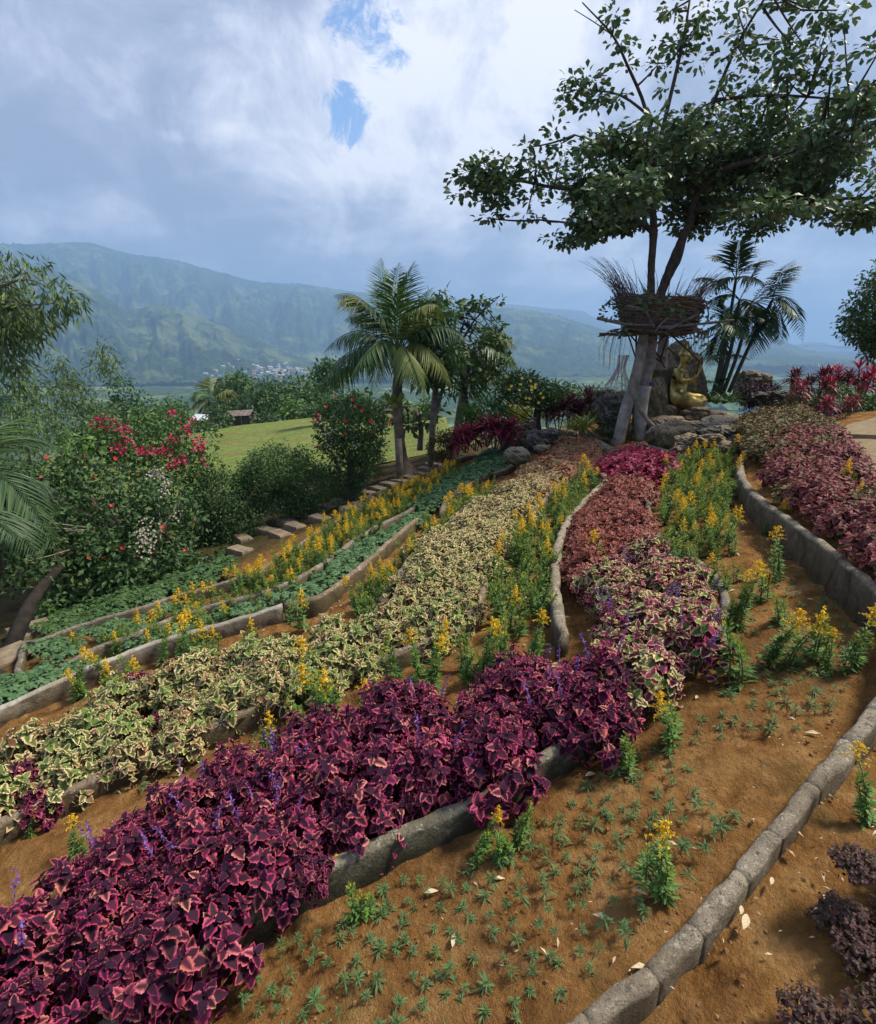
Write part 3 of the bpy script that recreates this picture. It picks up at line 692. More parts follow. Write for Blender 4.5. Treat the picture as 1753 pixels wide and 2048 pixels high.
mRUS = leafmat('coleus_rust', [(.16,.045,.025),(.10,.05,.02),(.2,.07,.03)], [(.56,.24,.13),(.62,.33,.17),(.48,.16,.10)], .6, .2)
mRED = leafmat('coleus_red_brown', [(.085,.016,.016),(.13,.025,.022),(.05,.022,.014),(.055,.04,.015)], [(.38,.095,.075),(.46,.15,.10),(.28,.05,.045),(.22,.075,.04)], .6, .2)
mROS = leafmat('coleus_rosy', [(.10,.018,.025),(.17,.035,.04),(.045,.02,.018),(.07,.035,.02)], [(.52,.13,.12),(.44,.09,.09),(.34,.10,.075),(.22,.05,.05)], .6, .2)
mDUL = leafmat('coleus_dull_olive', [(.05,.05,.018),(.08,.075,.022),(.09,.04,.02)], [(.20,.12,.05),(.13,.14,.045),(.26,.10,.06)], .65, .15)
mMAG = leafmat('coleus_magenta', [(.15,.008,.035),(.09,.012,.025),(.22,.015,.055)], [(.48,.03,.10),(.36,.03,.10),(.18,.02,.045)], .55, .25)
mDRK = leafmat('dark_coleus', [(.035,.015,.014),(.055,.024,.018),(.07,.035,.022)], [(.05,.022,.022),(.08,.035,.03),(.04,.025,.02),(.40,.12,.11)], .6, .1, rimpos=(.7,.95))
mGRN = leafmat('green_leaf', [(.045,.095,.024),(.07,.14,.032),(.10,.18,.045),(.04,.08,.026)], trans=.2)
mDGR = leafmat('dark_green_leaf', [(.038,.085,.028),(.058,.12,.034),(.09,.165,.045),(.044,.09,.034)], trans=.25, rough=.55)
mBGR = leafmat('bright_green_leaf', [(.08,.17,.025),(.11,.22,.03),(.05,.12,.02),(.15,.25,.04)], trans=.25)
mGER = leafmat('geranium_leaf', [(.07,.15,.055),(.10,.19,.075),(.05,.11,.04),(.13,.23,.09)], trans=.2, rough=.6)
mGOL = leafmat('goldenrod_leaf', [(.06,.14,.03),(.10,.20,.04),(.15,.26,.045),(.045,.11,.03)], trans=.2, rough=.6)
mYEL = leafmat('goldenrod_bloom', [(.78,.48,.02),(.86,.58,.03),(.70,.40,.015),(.82,.60,.05)], trans=.25, rough=.7)
mLIM = leafmat('goldenrod_bud', [(.22,.27,.03),(.34,.34,.03),(.15,.22,.03)], trans=.25, rough=.7)
mSEE = leafmat('seedling_leaf', [(.06,.13,.04),(.085,.17,.05),(.045,.10,.035),(.11,.18,.055)], trans=.15, rough=.6)
mBAM = leafmat('bamboo_leaf', [(.055,.11,.03),(.085,.15,.038),(.13,.18,.05),(.045,.085,.028)], trans=.2)
mFRO = leafmat('palm_leaf', [(.05,.11,.035),(.07,.14,.045),(.11,.19,.05),(.045,.09,.03)], trans=.18, rough=.4)
mFROY = leafmat('palm_leaf_yellow', [(.12,.16,.035),(.19,.20,.04),(.08,.13,.03)], trans=.2, rough=.45)
mFROM = leafmat('palm_leaf_mid', [(.028,.062,.022),(.042,.085,.028),(.06,.11,.034)], trans=.15, rough=.5)
mFROD = leafmat('palm_leaf_dark', [(.012,.035,.014),(.02,.05,.018),(.03,.075,.022)], trans=.1, rough=.4)
mTER = leafmat('almond_leaf', [(.050,.095,.034),(.07,.125,.042),(.10,.165,.055),(.13,.13,.05),(.038,.072,.03)], trans=.22, rough=.42)
mCOR = leafmat('cordyline_leaf', [(.13,.012,.03),(.25,.02,.06),(.08,.012,.022),(.42,.03,.09)], trans=.2, rough=.45)
mCORR = leafmat('cordyline_red', [(.16,.012,.035),(.34,.02,.07),(.09,.010,.022),(.42,.05,.07)], trans=.25, rough=.45)
mCORP = leafmat('cordyline_dull', [(.07,.012,.022),(.13,.02,.035),(.045,.010,.016),(.16,.045,.045)], trans=.2, rough=.45)
mSPI = leafmat('striped_grass', [(.30,.32,.04),(.42,.42,.08),(.18,.24,.03),(.50,.48,.16)], trans=.25)
mDGS = leafmat('dark_grass', [(.03,.055,.03),(.05,.075,.035),(.10,.11,.05)], trans=.1)
mBOU = leafmat('bougainvillea_bract', [(.52,.015,.09),(.62,.04,.13),(.40,.012,.06)], trans=.3)
mHIB = leafmat('hibiscus_flower', [(.55,.03,.02),(.48,.02,.02),(.6,.09,.04)], trans=.2)
mWHT = leafmat('pale_flower', [(.55,.48,.40),(.62,.52,.45),(.45,.36,.28)], trans=.3)
mYFL = leafmat('yellow_flower', [(.85,.62,.06),(.9,.72,.14)], trans=.3)
mYLF = leafmat('yellow_green_leaf', [(.40,.40,.03),(.50,.46,.03),(.28,.32,.03)], trans=.3)
mVIO = leafmat('violet_spike', [(.20,.09,.30),(.28,.13,.40),(.14,.06,.20)], trans=.2, rough=.7)
mDPU = leafmat('purple_bush', [(.03,.012,.022),(.055,.018,.035),(.09,.03,.05)], trans=.1)
mPNK = leafmat('pink_flower', [(.65,.18,.35),(.6,.3,.4)], trans=.3)
mDEAD = simple('dry_leaf', (.36,.26,.15), (.62,.52,.36), 30, .9, .2, obj=True)
MBARK = simple('pale_grey_bark', (.15,.125,.095), (.30,.26,.21), 9, .95, .7, 6, 40, dist=.02)
BARK = simple('grey_bark', (.12,.10,.075), (.25,.21,.165), 9, .95, .7, 6, 40, dist=.02)
DBARK = simple('dark_bark', (.035,.027,.020), (.085,.065,.048), 10, .95, .7, 6, 40, dist=.02)
LBARK = simple('light_bark', (.20,.175,.145), (.36,.33,.285), 7, .95, .5, 6, 35, dist=.015)
PALMB = simple('palm_bark', (.12,.085,.06), (.27,.19,.13), 6, .95, .7, 6, 30, dist=.02)
STEM = simple('green_stem', (.06,.09,.025), (.10,.13,.04), 20, .8, 0)
TWIG = simple('brown_twig', (.065,.045,.032), (.19,.14,.095), 25, .95, 0)

# ================================================================== FILLING A BED
def pip_px(P3, poly): return pip(proj(P3), np.array(poly, float))
def fill(poly, h, spacing, y0=.3, y1=16, r=rng, x0=-9, x1=9):
    """ground points whose tops (height h) lie inside the outline, spaced like planted rows"""
    q = [gnd(u, v, h) for u, v in poly]; q = np.array(q); xa, ya = q[:, 0].min()-.1, q[:, 1].min()-.1; xb, yb = q[:, 0].max()+.1, q[:, 1].max()+.1
    gx = np.arange(max(xa, x0), min(xb, x1), spacing); gy = np.arange(max(ya, y0), min(yb, y1), spacing*.87)
    X, Y = np.meshgrid(gx, gy, indexing='ij'); X = X+(np.arange(len(gy)) % 2)[None]*spacing*.5
    X = X+spacing*.28*r.normal(size=X.shape).clip(-1, 1); Y = Y+spacing*.28*r.normal(size=Y.shape).clip(-1, 1)
    P = np.stack([X.ravel(), Y.ravel(), H(X.ravel(), Y.ravel())], 1)
    return P[pip_px(P+[0, 0, h], poly)]
FWDDOT = lambda P: (P[:, 1]*CP-(P[:, 2]-1.7)*SP)

# ================================================================== COLEUS
def coleus_frames(nshoots, R0, hgt, lsize, tiers, r, leafn=4):
    """leaf matrices of one bushy plant"""
    T = []; Ms = []; S = []; stems = []; tops = []
    for s in range(nshoots):
        a = s*2.39996+r.random()*.5; rr = R0*math.sqrt((s+.4)/nshoots); top = np.array([math.cos(a)*rr, math.sin(a)*rr, hgt*(1-.55*(rr/R0)**2)*(.9+.2*r.random())])
        ax = np.array([math.cos(a)*rr/R0*.75, math.sin(a)*rr/R0*.75, 1.0])+r.normal(size=3)*.12; ax /= np.linalg.norm(ax)
        stems.append((np.array([top[0]*.35, top[1]*.35, 0.0]), top)); tops.append((top, ax))
        e1 = np.cross(ax, [0, 1, .3]); e1 /= np.linalg.norm(e1); e2 = np.cross(ax, e1); ph0 = r.random()*6
        for t in range(tiers):
            f = (t+1)/tiers; n = leafn if t else 3
            for k in range(n):
                ph = ph0+k*2*math.pi/n+t*math.pi/n+r.normal()*.15
                out = math.cos(ph)*e1+math.sin(ph)*e2; elev = .95-1.35*f+r.normal()*.18
                d = out*math.cos(elev)+ax*math.sin(elev); nn = ax*math.cos(elev)-out*math.sin(elev)+r.normal(size=3)*.12
                M = frames(d[None], nn[None])[0]; sz = lsize*(.42+.62*f)*(.85+.3*r.random())
                T.append(top-ax*(lsize*.42*t)+out*.006); Ms.append(M); S.append(sz)
    return np.array(T), np.array(Ms), np.array(S), stems, tops
def spike(mb, p, ax, L, mi=0, r=rng):
    n = 26; t = r.random(n); C = p+np.outer(t*L, ax); d = rvec(n, 0, r); mb.inst(LEAF, frames(d, rvec(n))*(.016), C, r.random(n), mi)
    tube(mb, [p, p+ax*L], [.0022, .001], 3, .2, mi, cap=False)
CL_MESH = {}
def coleus_leafmeshes(mat, key):
    if key not in CL_MESH:
        l = []
        for sd in range(9):
            mb = MB(); v, f, rim = tpl_coleus([.40,.44,.36,.47,.38,.42,.33,.45,.40][sd], 10, [.075,.11,.06,.09,.12,.05,.08,.1,.07][sd], [.085,.04,.13,.10,.02,.15,.07,.12,.05][sd], [.25,.65,.1,.45,.9,.3,-.2,.6,.4][sd], sd); mb.add(v, f, 0.0, rim); l.append(mb.mesh('leaf', mat, True))
        CL_MESH[key] = l
    return CL_MESH[key]
def coleus_proto(mat, key, lsize, R0, hgt, shoots, tiers, seed, spikes=0, parts=True, second=None, tpl=None):
    r = np.random.default_rng(seed); T, Ms, S, stems, tops = coleus_frames(shoots, R0, hgt, lsize, tiers, r)
    root = bpy.data.objects.new('coleus_plant', None); root.empty_display_size = .1; COL.objects.link(root)
    if parts:
        lm = coleus_leafmeshes(mat, key); lms = [lm]+[coleus_leafmeshes(a, b) for a, b, _ in (second or [])]; wts = [x[2] for x in (second or [])]; wts = [1-sum(wts)]+wts
        for i in range(len(T)):
            q = Matrix(Ms[i].tolist()).to_quaternion(); ml = lms[int(r.choice(len(lms), p=wts))]
            link_part('leaf', ml[int(r.integers(9))], root, T[i], q, float(S[i]))
    else:
        mb = MB(); mb.inst(tpl or COLF, Ms*S[:, None, None], T, r.random(len(T))); o = mb.obj('foliage', mat, root); o['kind'] = 'stuff'
    mb = MB()
    for a, b in stems: tube(mb, [a, (a+b)/2+[0, 0, .02], b], [.006, .005, .003], 4, cap=False)
    mb.obj('stem', mPUR if key == 'pur' else STEM, root)
    # shaded inner leaves
    n = 90; a = r.random(n)*6.28; rr = R0*.85*np.sqrt(r.random(n)); z = hgt*(.1+.6*r.random(n))*(1-.5*(rr/R0)**2)
    mb = MB(); mb.inst(COLV if parts else COLF, frames(rvec(n, -.2, r), rvec(n, .6, r))*lsize*.8, np.stack([np.cos(a)*rr, np.sin(a)*rr, z], 1), r.random(n)); o = mb.obj('inner_foliage', mat, root); o['kind'] = 'stuff'
    if spikes:
        for k in range(spikes):
            mb = MB(); p, ax = tops[int(r.integers(len(tops)))]; spike(mb, p, ax+np.array([.1*r.normal(), .1*r.normal(), .3]), .10, 0, r); mb.obj('flower_spike', mVIO, root)
    return root
PL = {}; ALT = {}
def put(proto, P, rz, s, label, group, cat='plant', tilt=(0.0, 0.0)):
    P = np.array([float(a) for a in P]); PL.setdefault(cat, []).append((proto, P, (tilt[0], tilt[1], rz), s, label, group))
def bed(poly, h, spacing, protos, zones, group, smin=.85, smax=1.2, seed=0, sink=0.0, skip=None, cat='coleus'):
    r = np.random.default_rng(100+seed); P = fill(poly, h, spacing, r=r); uv = proj(P+[0, 0, h]); n = 0
    for p, (u, v) in zip(P, uv):
        if skip is not None and skip(u, v): continue
        lab = next(l for (f_, l) in zones if f_(u, v)); pr = protos(u, v, r) if callable(protos) else protos[int(r.integers(len(protos)))]
        put(pr, (p[0], p[1], p[2]-sink), r.random()*6.28, smin+(smax-smin)*r.random(), lab, group, cat); n += 1
    return n
def mesh_arrays(me, cache={}):
    if me.name not in cache:
        n = len(me.vertices); V = np.zeros(n*3); me.vertices.foreach_get('co', V); L_ = np.zeros(len(me.loops), int); me.loops.foreach_get('vertex_index', L_)
        C = np.zeros(len(me.polygons), int); me.polygons.foreach_get('loop_total', C); t = np.zeros(n); me.attributes['tint'].data.foreach_get('value', t); q = np.zeros(n); me.attributes['rim'].data.foreach_get('value', q)
        cache[me.name] = (V.reshape(-1, 3), L_, C, t, q)
    return cache[me.name]
def finalize(cat, most, rest):
    """the most visible ones become things with parts, the rest one joined mass"""
    l = PL.get(cat, []); used = set(); uv = proj(np.array([p[1] for p in l])); d = np.array([FWDDOT(p[1][None])[0] for p in l])
    inside = (uv[:, 0] > -260) & (uv[:, 0] < 2010) & (uv[:, 1] < 2500) & (d > .3); framed = (uv[:, 0] > -40) & (uv[:, 0] < 1790) & (uv[:, 1] < 2090)
    score = np.array([p[3] for p in l])/d*np.where(framed, 1, .3); order = [i for i in np.argsort(-score) if inside[i]]
    mb = MB(); mats = []
    for k, i in enumerate(order):
        proto, P, rot, s, label, group = l[i]
        if k < most:
            if proto.name not in used: used.add(proto.name); o = proto; o.location = tuple(P); o.rotation_euler = rot; o.scale = (s,)*3
            else: o = copy_thing(proto, P, 0, s); o.rotation_euler = rot
            o['label'] = label; o['category'] = cat; o['group'] = group
        else:
            from mathutils import Euler
            Mx = np.array(Euler(rot).to_matrix())*s; proto = ALT.get(proto.name, proto)
            for ch in (list(proto.children) or [proto]):
                if ch.name.startswith(('leaf', 'inner', 'stem')) and len(proto.children) > 2 and ch.name.startswith(('leaf.', 'leaf', 'inner')) and not ch.name.startswith('leaf_'): continue
                V, L_, C, t, q = mesh_arrays(ch.data); m = ch.data.materials[0]
                if m not in mats: mats.append(m)
                mb.V.append(V@Mx.T+P); mb.L.append(L_+mb.n); mb.C.append(C); mb.M.append(np.full(len(C), mats.index(m))); mb.T.append(t+random.random()); mb.Rm.append(q); mb.n += len(V)
    if mb.V: o = mb.obj(rest[0], mats); tag(o, rest[1], cat, None, 'stuff')
    for p in set(x[0] for x in l):
        if p.name not in used:
            for c in list(p.children): bpy.data.objects.remove(c)
            bpy.data.objects.remove(p)
    return len(order)
# ================================================================== COLEUS BEDS
PUR = [coleus_proto(mPUR, 'pur', .052, .19, .33, 16, 3, 11+i, spikes=(0, 3, 0, 0)[i], second=[(mPUR2, 'pu2', .30), (mPUR3, 'pu3', (.08, .14, .18, .05)[i])]) for i in range(4)]
CRE = [coleus_proto(mCRE, 'cre', .056, .18, .28, 12, 3, 31+i, second=[(mCRE2, 'cr2', (.25, .5, .1)[i]), (mTAN, 'tan', (.05, .05, .25)[i])]) for i in range(3)]
VAR = [coleus_proto(mVAR, 'var', .052, .17, .30, 12, 3, 51+i, spikes=(0, 2, 0)[i], second=[(mCRE, 'cre', (.35, .1, .25)[i]), (mPUR, 'pur', (.08, .4, .2)[i]), (mCRE2, 'cr2', .1)]) for i in range(3)]
CREF = [coleus_proto(mCRE, 'cre', .060, .22, .26, 18, 3, 61+i, parts=False, tpl=COLV) for i in range(3)]
TAN = [coleus_proto(mTAN, 'tan', .060, .22, .24, 20, 3, 71+i, parts=False, tpl=COLV) for i in range(3)]
RUS = [coleus_proto(mRUS, 'rus', .064, .22, .26, 20, 3, 81+i, parts=False) for i in range(2)]
REDB = [coleus_proto(mRED, 'red', .046, .19, .22, 24, 3, 91+i, parts=False) for i in range(3)]
ROS = [coleus_proto(mROS, 'ros', .050, .20, .24, 20, 3, 101+i, parts=False, tpl=COLV) for i in range(3)]
DUL = [coleus_proto(mDUL, 'dul', .048, .20, .24, 22, 3, 111+i, parts=False) for i in range(2)]
MAG = [coleus_proto(mMAG, 'mag', .075, .19, .28, 9, 3, 121+i, parts=False) for i in range(2)]
DRK = [coleus_proto(mDRK, 'drk', 0.034, .17, .17, 30, 3, 131+i, parts=False, tpl=COLV) for i in range(2)]

PURF = coleus_proto(mPUR, 'purf', .056, .2, .33, 16, 3, 141, parts=False, tpl=COLV); VARF = coleus_proto(mVAR, 'varf', .056, .2, .3, 14, 3, 142, parts=False, tpl=COLV)
for q in PUR: ALT[q.name] = PURF
for q in VAR: ALT[q.name] = VARF
for q in CRE: ALT[q.name] = CREF[0]
def purzones():
    us = [(-999,60,'at the left picture edge'),(60,200,'in the near left corner'),(200,330,'above the darkest mossy kerb'),(330,460,'left of the drooping shoot'),(460,590,'above the drooping shoot'),(590,720,'above the small yellow-tipped goldenrod'),(720,850,'in the thickest middle part'),(850,980,'above the bare grey kerb'),(980,1110,'right of the bare grey kerb'),(1110,3000,'at the right end touching the cream-edged plants')]
    mid = lambda u: np.interp(u, [-400,0,200,400,600,880,1050,1200], [1980,1900,1800,1680,1550,1450,1400,1350])
    out = []
    for a, b, w in us:
        for k, t in enumerate(('uphill side', 'mid row', 'kerb side')):
            out.append(((lambda u, v, a=a, b=b, k=k: a <= u < b and (k == 2 or v < mid(u)+(-45 if k == 0 else 45))), 'burgundy coleus %s, %s' % (w, t)))
    return out
def zu(a, b): return lambda u, v: a <= u < b
ALW = lambda u, v: True
pick = lambda L: (lambda u, v, r: L[int(r.integers(len(L)))])
bed([(-420,2050),(-150,1860),(0,1775),(170,1640),(400,1520),(600,1430),(700,1385),(880,1345),(1050,1292),(1180,1278),(1235,1325),(1258,1385),(1180,1440),(1060,1480),(985,1490),(850,1535),(720,1600),(610,1680),(470,1765),(335,1860),(220,1970),(130,2100),(20,2230),(-250,2380)],
    .33, .205, lambda u, v, r: PUR[1] if r.random() < .16 else PUR[int(r.choice([0, 2, 3]))],
    purzones(), 'burgundy coleus plants of the front row', seed=1, smin=.86, smax=1.08)
for (u, v, s) in [(618, 1765, .5), (1000, 1530, .6), (720, 1640, .6), (1190, 1440, .6)]:
    P = gnd(u, v, .12); put(PUR[0], (P[0], P[1], P[2]-.04), 1.3*s+u, s, 'small burgundy coleus shoot hanging over the kerb of the front row', 'burgundy coleus plants of the front row', 'coleus')
bed([(1180,1275),(1195,1150),(1225,1100),(1290,1092),(1360,1110),(1440,1170),(1450,1220),(1395,1290),(1300,1350),(1240,1330)], .27, .18,
    pick(VAR), [(lambda u, v: v < 1190, 'pink and cream edged coleus at the upper end of the mixed patch'), (lambda u, v: u > 1360, 'pink and cream edged coleus at the right tip of the mixed patch'), (lambda u, v: v > 1280, 'pink and cream edged coleus at the low corner touching the burgundy row'), (ALW, 'pink and cream edged coleus in the centre of the mixed patch')], 'mixed pink and cream coleus plants', seed=2)
bed([(-260,1560),(-80,1480),(0,1450),(100,1415),(300,1340),(450,1300),(640,1238),(760,1215),(820,1150),(975,1130),(950,1190),(890,1240),(800,1275),(700,1310),(520,1370),(350,1440),(200,1510),(60,1570),(-150,1680)], .26, .2,
    pick(CRE), [(zu(-999, 120), 'cream-edged green coleus at the left picture edge, above the cut-off burgundy clump'), (zu(120, 260), 'cream-edged green coleus just left of the lone burgundy clump'), (zu(260, 380), 'cream-edged green coleus just right of the lone burgundy clump'), (zu(380, 500), 'cream-edged green coleus over the bare soil strip, left of the goldenrods'),
                (zu(500, 620), 'cream-edged green coleus above the first goldenrods of the soil strip'), (zu(620, 740), 'cream-edged green coleus below the bend of the brown kerb'), (zu(740, 840), 'cream-edged green coleus at the short curved brown kerb'), (lambda u, v: v > 1190, 'cream-edged green coleus at the outer corner where the row bends'), (ALW, 'cream-edged green coleus just uphill of the bend')], 'cream-edged coleus plants', seed=3,
    skip=lambda u, v: (abs(u-285) < 34 and abs(v-1365) < 60) or (abs(u-40) < 50 and abs(v-1540) < 50), smin=.72, smax=1.2)
for (u, v, s, lab) in [(268, 1345, .95, 'single burgundy coleus clump in the cream row below the pale kerb'), (300, 1410, .75, 'second burgundy coleus drooping below the clump in the cream row'), (30, 1530, 1.0, 'burgundy coleus at the left picture edge under the cream leaves'), (70, 1560, .8, 'smaller burgundy coleus beside the one at the left picture edge')]:
    P = gnd(u, v, .26); put(PUR[1] if s == .95 else PUR[2], (P[0], P[1], float(H(P[0], P[1]))-.02), u, s*.8, lab, 'burgundy clumps in the cream row', 'coleus')
bed([(820,1150),(845,1080),(960,1000),(1080,915),(1120,935),(1040,1030),(985,1095),(975,1130)], .26, .23, lambda u, v, r: (CREF if v > 945+60*r.random() else TAN)[int(r.integers(3))],
    [(lambda u, v: v > 1050, 'cream and tan coleus in the bend of the long row'), (ALW, 'tan coleus in the upper half of the long row')], 'tan and cream coleus plants uphill', seed=4)
bed([(1075,918),(1115,885),(1135,868),(1170,868),(1200,890),(1190,905),(1125,937)], .26, .23, lambda u, v, r: (TAN if r.random() < .4 else RUS)[int(r.integers(2))],
    [(ALW, 'rust-tinged tan coleus at the far top of the long row by the dark red cordylines')], 'rusty coleus plants at the top of the row', seed=5)
bed([(1172,1135),(1168,1050),(1185,1000),(1222,965),(1235,945),(1300,925),(1310,940),(1285,990),(1288,1045),(1310,1075),(1250,1090),(1200,1120)], .22, .195, pick(REDB),
    [(lambda u, v: v > 1030, 'small-leaved red-brown coleus in the lower part of the bed beside the sandy strip'), (ALW, 'small-leaved red-brown coleus between the two curved kerbs below the magenta plants')], 'red-brown coleus plants of the middle bed', seed=6)
bed([(1216,925),(1225,905),(1270,892),(1320,900),(1340,915),(1320,935),(1290,945),(1235,945)], .24, .19, pick(MAG),
    [(ALW, 'magenta coleus at the foot of the leaning white post')], 'magenta coleus plants below the tree', seed=7)
bed([(1560,880),(1600,850),(1690,845),(1700,885),(1705,905),(1790,945),(1850,1000),(1880,1120),(1810,1110),(1735,1050),(1660,985),(1580,950),(1560,925)], .24, .205,
    lambda u, v, r: (ROS if r.random() < .8 else DUL)[int(r.integers(2))], [(lambda u, v: v > 1000, 'rosy brown coleus nearest the right wall'), (lambda u, v: v > 930, 'rosy brown coleus in the middle of the right-hand bed'), (ALW, 'rosy brown coleus at the far end of the right-hand bed by the paving')], 'rosy brown coleus plants of the right bed', seed=8)
bed([(1480,840),(1520,815),(1590,805),(1660,825),(1680,842),(1600,850),(1555,870),(1530,880),(1500,870)], .26, .2, pick(DUL),
    [(ALW, 'olive and rust coleus between the statue ledge and the rosy brown plants')], 'dull olive coleus plants', seed=9)
bed([(1690,1770),(1750,1680),(1900,1660),(1900,2200),(1560,2150),(1620,2010),(1690,1900)], .13, .15, pick(DRK),
    [(ALW, 'dark withered coleus in the near right corner below the big kerb')], 'dark coleus plants in the near right corner', seed=10, smin=.4, smax=.85)
for (u, v, s) in [(1712, 1745, .4)]:
    P = gnd(u, v, .15); put(DRK[1], P, u, s, 'stray dark coleus shoot at the edge of the near right clump', 'dark coleus plants in the near right corner', 'coleus')

# ================================================================== GOLDENROD
def golden_proto(h, kind, seed, lw=1.0):
    """kind 0 = leaves only with green bud, 1 = bloom, 2 = wide bloom"""
    r = np.random.default_rng(seed); root = bpy.data.objects.new('goldenrod', None); root.empty_display_size = .1; COL.objects.link(root)
    lean = np.array([r.normal()*.06, r.normal()*.06, 0]); nst = 1 if h > .4 else 2; mb = MB(); lf = MB(); bl = MB()
    for k in range(nst+1):
        hh = h*(1 if k == 0 else .55+.3*r.random()); off = np.array([0, 0, 0]) if k == 0 else np.array([*(r.normal(size=2)*.05), 0])
        pts = np.array([off+lean*(t*t)*hh*3+[0, 0, hh*t] for t in np.linspace(0, 1, 6)]); tube(mb, pts, np.linspace(.005, .002, 6), 4, cap=False)
        n = int(120*hh/.45); t = r.random(n)**.9; C = off+lean*(t*t)[:, None]*hh*3+np.outer(t*hh, [0, 0, 1]); a = r.random(n)*6.28
        L_ = (.072-.038*t)*lw*(.7+.5*r.random(n)); el = .15+.75*t+.2*r.normal(size=n)
        d = np.stack([np.cos(a)*np.cos(el), np.sin(a)*np.cos(el), np.sin(el)], 1); lf.inst(LEAFN, frames(d, np.tile([0, 0, 1.], (n, 1))+.2*rvec(n, 0, r))*L_[:, None, None]*np.array([1.7, 1, 1]), C, r.random(n))
        top = pts[-1]
        if kind == 0 or k:
            n = 26; t = r.random(n); a = r.random(n)*6.28; rr = .022*(1-t)+.004; bl = MB()
            bl.inst(LEAF, frames(np.stack([np.cos(a), np.sin(a), .9+0*a], 1), rvec(n, 0, r))*.022, top+np.stack([np.cos(a)*rr, np.sin(a)*rr, -.05+t*.09], 1), r.random(n)); bl.obj('bud_tip', mLIM, root); bl = MB()
        else:
            w = .085 if kind == 2 else .055; hgt = .10 if kind == 2 else .13
            for b in range(15 if kind == 2 else 12):
                t0 = (b+.5)/13; a = b*2.4+r.random()*.5; ln = w*(1.15-.85*min(t0, 1))*(.75+.5*r.random()); st = top+[0, 0, -hgt*.45+hgt*t0]
                e = st+np.array([math.cos(a)*ln, math.sin(a)*ln, ln*(.15+.45*t0)]); c = (st+e)/2+[0, 0, ln*.28]; e = e-[0, 0, ln*.15]
                n = 15; q = r.random(n)[:, None]; C = (1-q)**2*st+2*q*(1-q)*c+q*q*e; bl.inst(LEAF, frames(rvec(n, .3, r), rvec(n, .5, r))*(.019*(1-.3*q[:, :, None])), C, r.random(n))
            n = 16; q = r.random(n)[:, None]; bl.inst(LEAF, frames(rvec(n, .5, r), rvec(n, .5, r))*.016, top+[0, 0, hgt*.5]+q*[0, 0, .035], r.random(n)); bl.obj('flower_plume', mYEL, root)
    mb.obj('stem', STEM, root); o = lf.obj('foliage', mGOL, root); o['kind'] = 'stuff'
    return root
GB = [golden_proto(.30, 1, 201), golden_proto(.33, 2, 202), golden_proto(.27, 1, 203), golden_proto(.36, 2, 204)]
GG = [golden_proto(.25, 0, 211), golden_proto(.30, 0, 212), golden_proto(.20, 0, 213)]
def rodbed(poly, sp, pb, lab, group, seed, h=.30, smin=.7, smax=1.1):
    def pr(u, v, r): return (GB[int(r.integers(4))] if r.random() < pb else GG[int(r.integers(3))])
    return bed(poly, h, sp, pr, [(ALW, lab)] if isinstance(lab, str) else lab, group, smin, smax, seed, cat='goldenrod')
GR = 'yellow goldenrods in the terraced beds'
rodbed([(985,1150),(1000,1085),(1050,1010),(1120,948),(1185,925),(1205,945),(1160,985),(1115,1050),(1105,1140),(1100,1200),(1040,1215),(980,1190)], .185, .30,
    [(lambda u, v: v < 985, 'green goldenrod at the far end between the tan coleus and the magenta plants'), (ALW, 'goldenrod thick in the strip between the cream row and the curved stone kerb')], GR, 21)
rodbed([(480,1440),(600,1370),(720,1320),(830,1275),(940,1235),(1040,1225),(1095,1235),(1050,1262),(900,1300),(700,1365),(600,1390),(520,1435)], .17, .5,
    [(zu(0, 700), 'goldenrod peeping over the burgundy row left of the picture middle'), (ALW, 'goldenrod in the soil strip between burgundy and cream rows')], GR, 22)
rodbed([(715,1180),(705,1150),(780,1085),(860,1015),(930,975),(1000,948),(965,985),(885,1040),(845,1060),(820,1110),(785,1150)], .17, .45, 'goldenrod in the narrow bed behind the upper cream row', GR, 23)
rodbed([(440,1140),(560,1085),(700,1000),(800,955),(900,922),(925,925),(850,975),(760,1030),(640,1100),(520,1145)], .165, .62,
    [(zu(0, 640), 'flowering goldenrod beside the lower stepping stones'), (ALW, 'flowering goldenrod in the long strip by the upper stepping stones')], GR, 24, smin=.6, smax=.9)
rodbed([(120,1255),(280,1200),(430,1150),(520,1140),(400,1185),(250,1240),(130,1275)], .24, .5, 'thin goldenrod between the lowest kerb and the dark hedge', GR, 25, smin=.6, smax=.9)
rodbed([(330,1260),(450,1215),(560,1160),(640,1100),(600,1100),(480,1150),(330,1205),(200,1250)], .2, .35, 'small goldenrod between the lowest and the middle kerb', GR, 26, smin=.6, smax=.9)
rodbed([(100,1345),(330,1250),(480,1215),(620,1175),(560,1215),(400,1265),(220,1330),(140,1365)], .3, .85, 'goldenrod leaning over the pale kerb', GR, 27)
rodbed([(1325,1060),(1325,960),(1350,905),(1400,880),(1465,880),(1475,930),(1480,1000),(1480,1050),(1400,1075)], .15, .3,
    [(lambda u, v: v < 960, 'goldenrod in full bloom at the far end of the clump below the statue ledge'), (ALW, 'bushy goldenrod in the dense clump inside the right-hand curved wall')], GR, 28, smin=.6, smax=.95)
rodbed([(1390,1100),(1480,1060),(1560,1090),(1600,1160),(1560,1200),(1480,1225),(1450,1180)], .25, .5, 'goldenrod scattered over the orange soil inside the curved wall', GR, 29, smin=.55, smax=.9)
rodbed([(1545,1010),(1640,1010),(1760,1100),(1830,1200),(1760,1160),(1660,1080)], .5, .7, 'goldenrod growing along the upper side of the right wall', GR, 30)
rodbed([(1560,900),(1700,900),(1753,960),(1753,1060),(1600,970)], .6, .9, 'goldenrod standing alone among the rosy brown coleus', GR, 31)
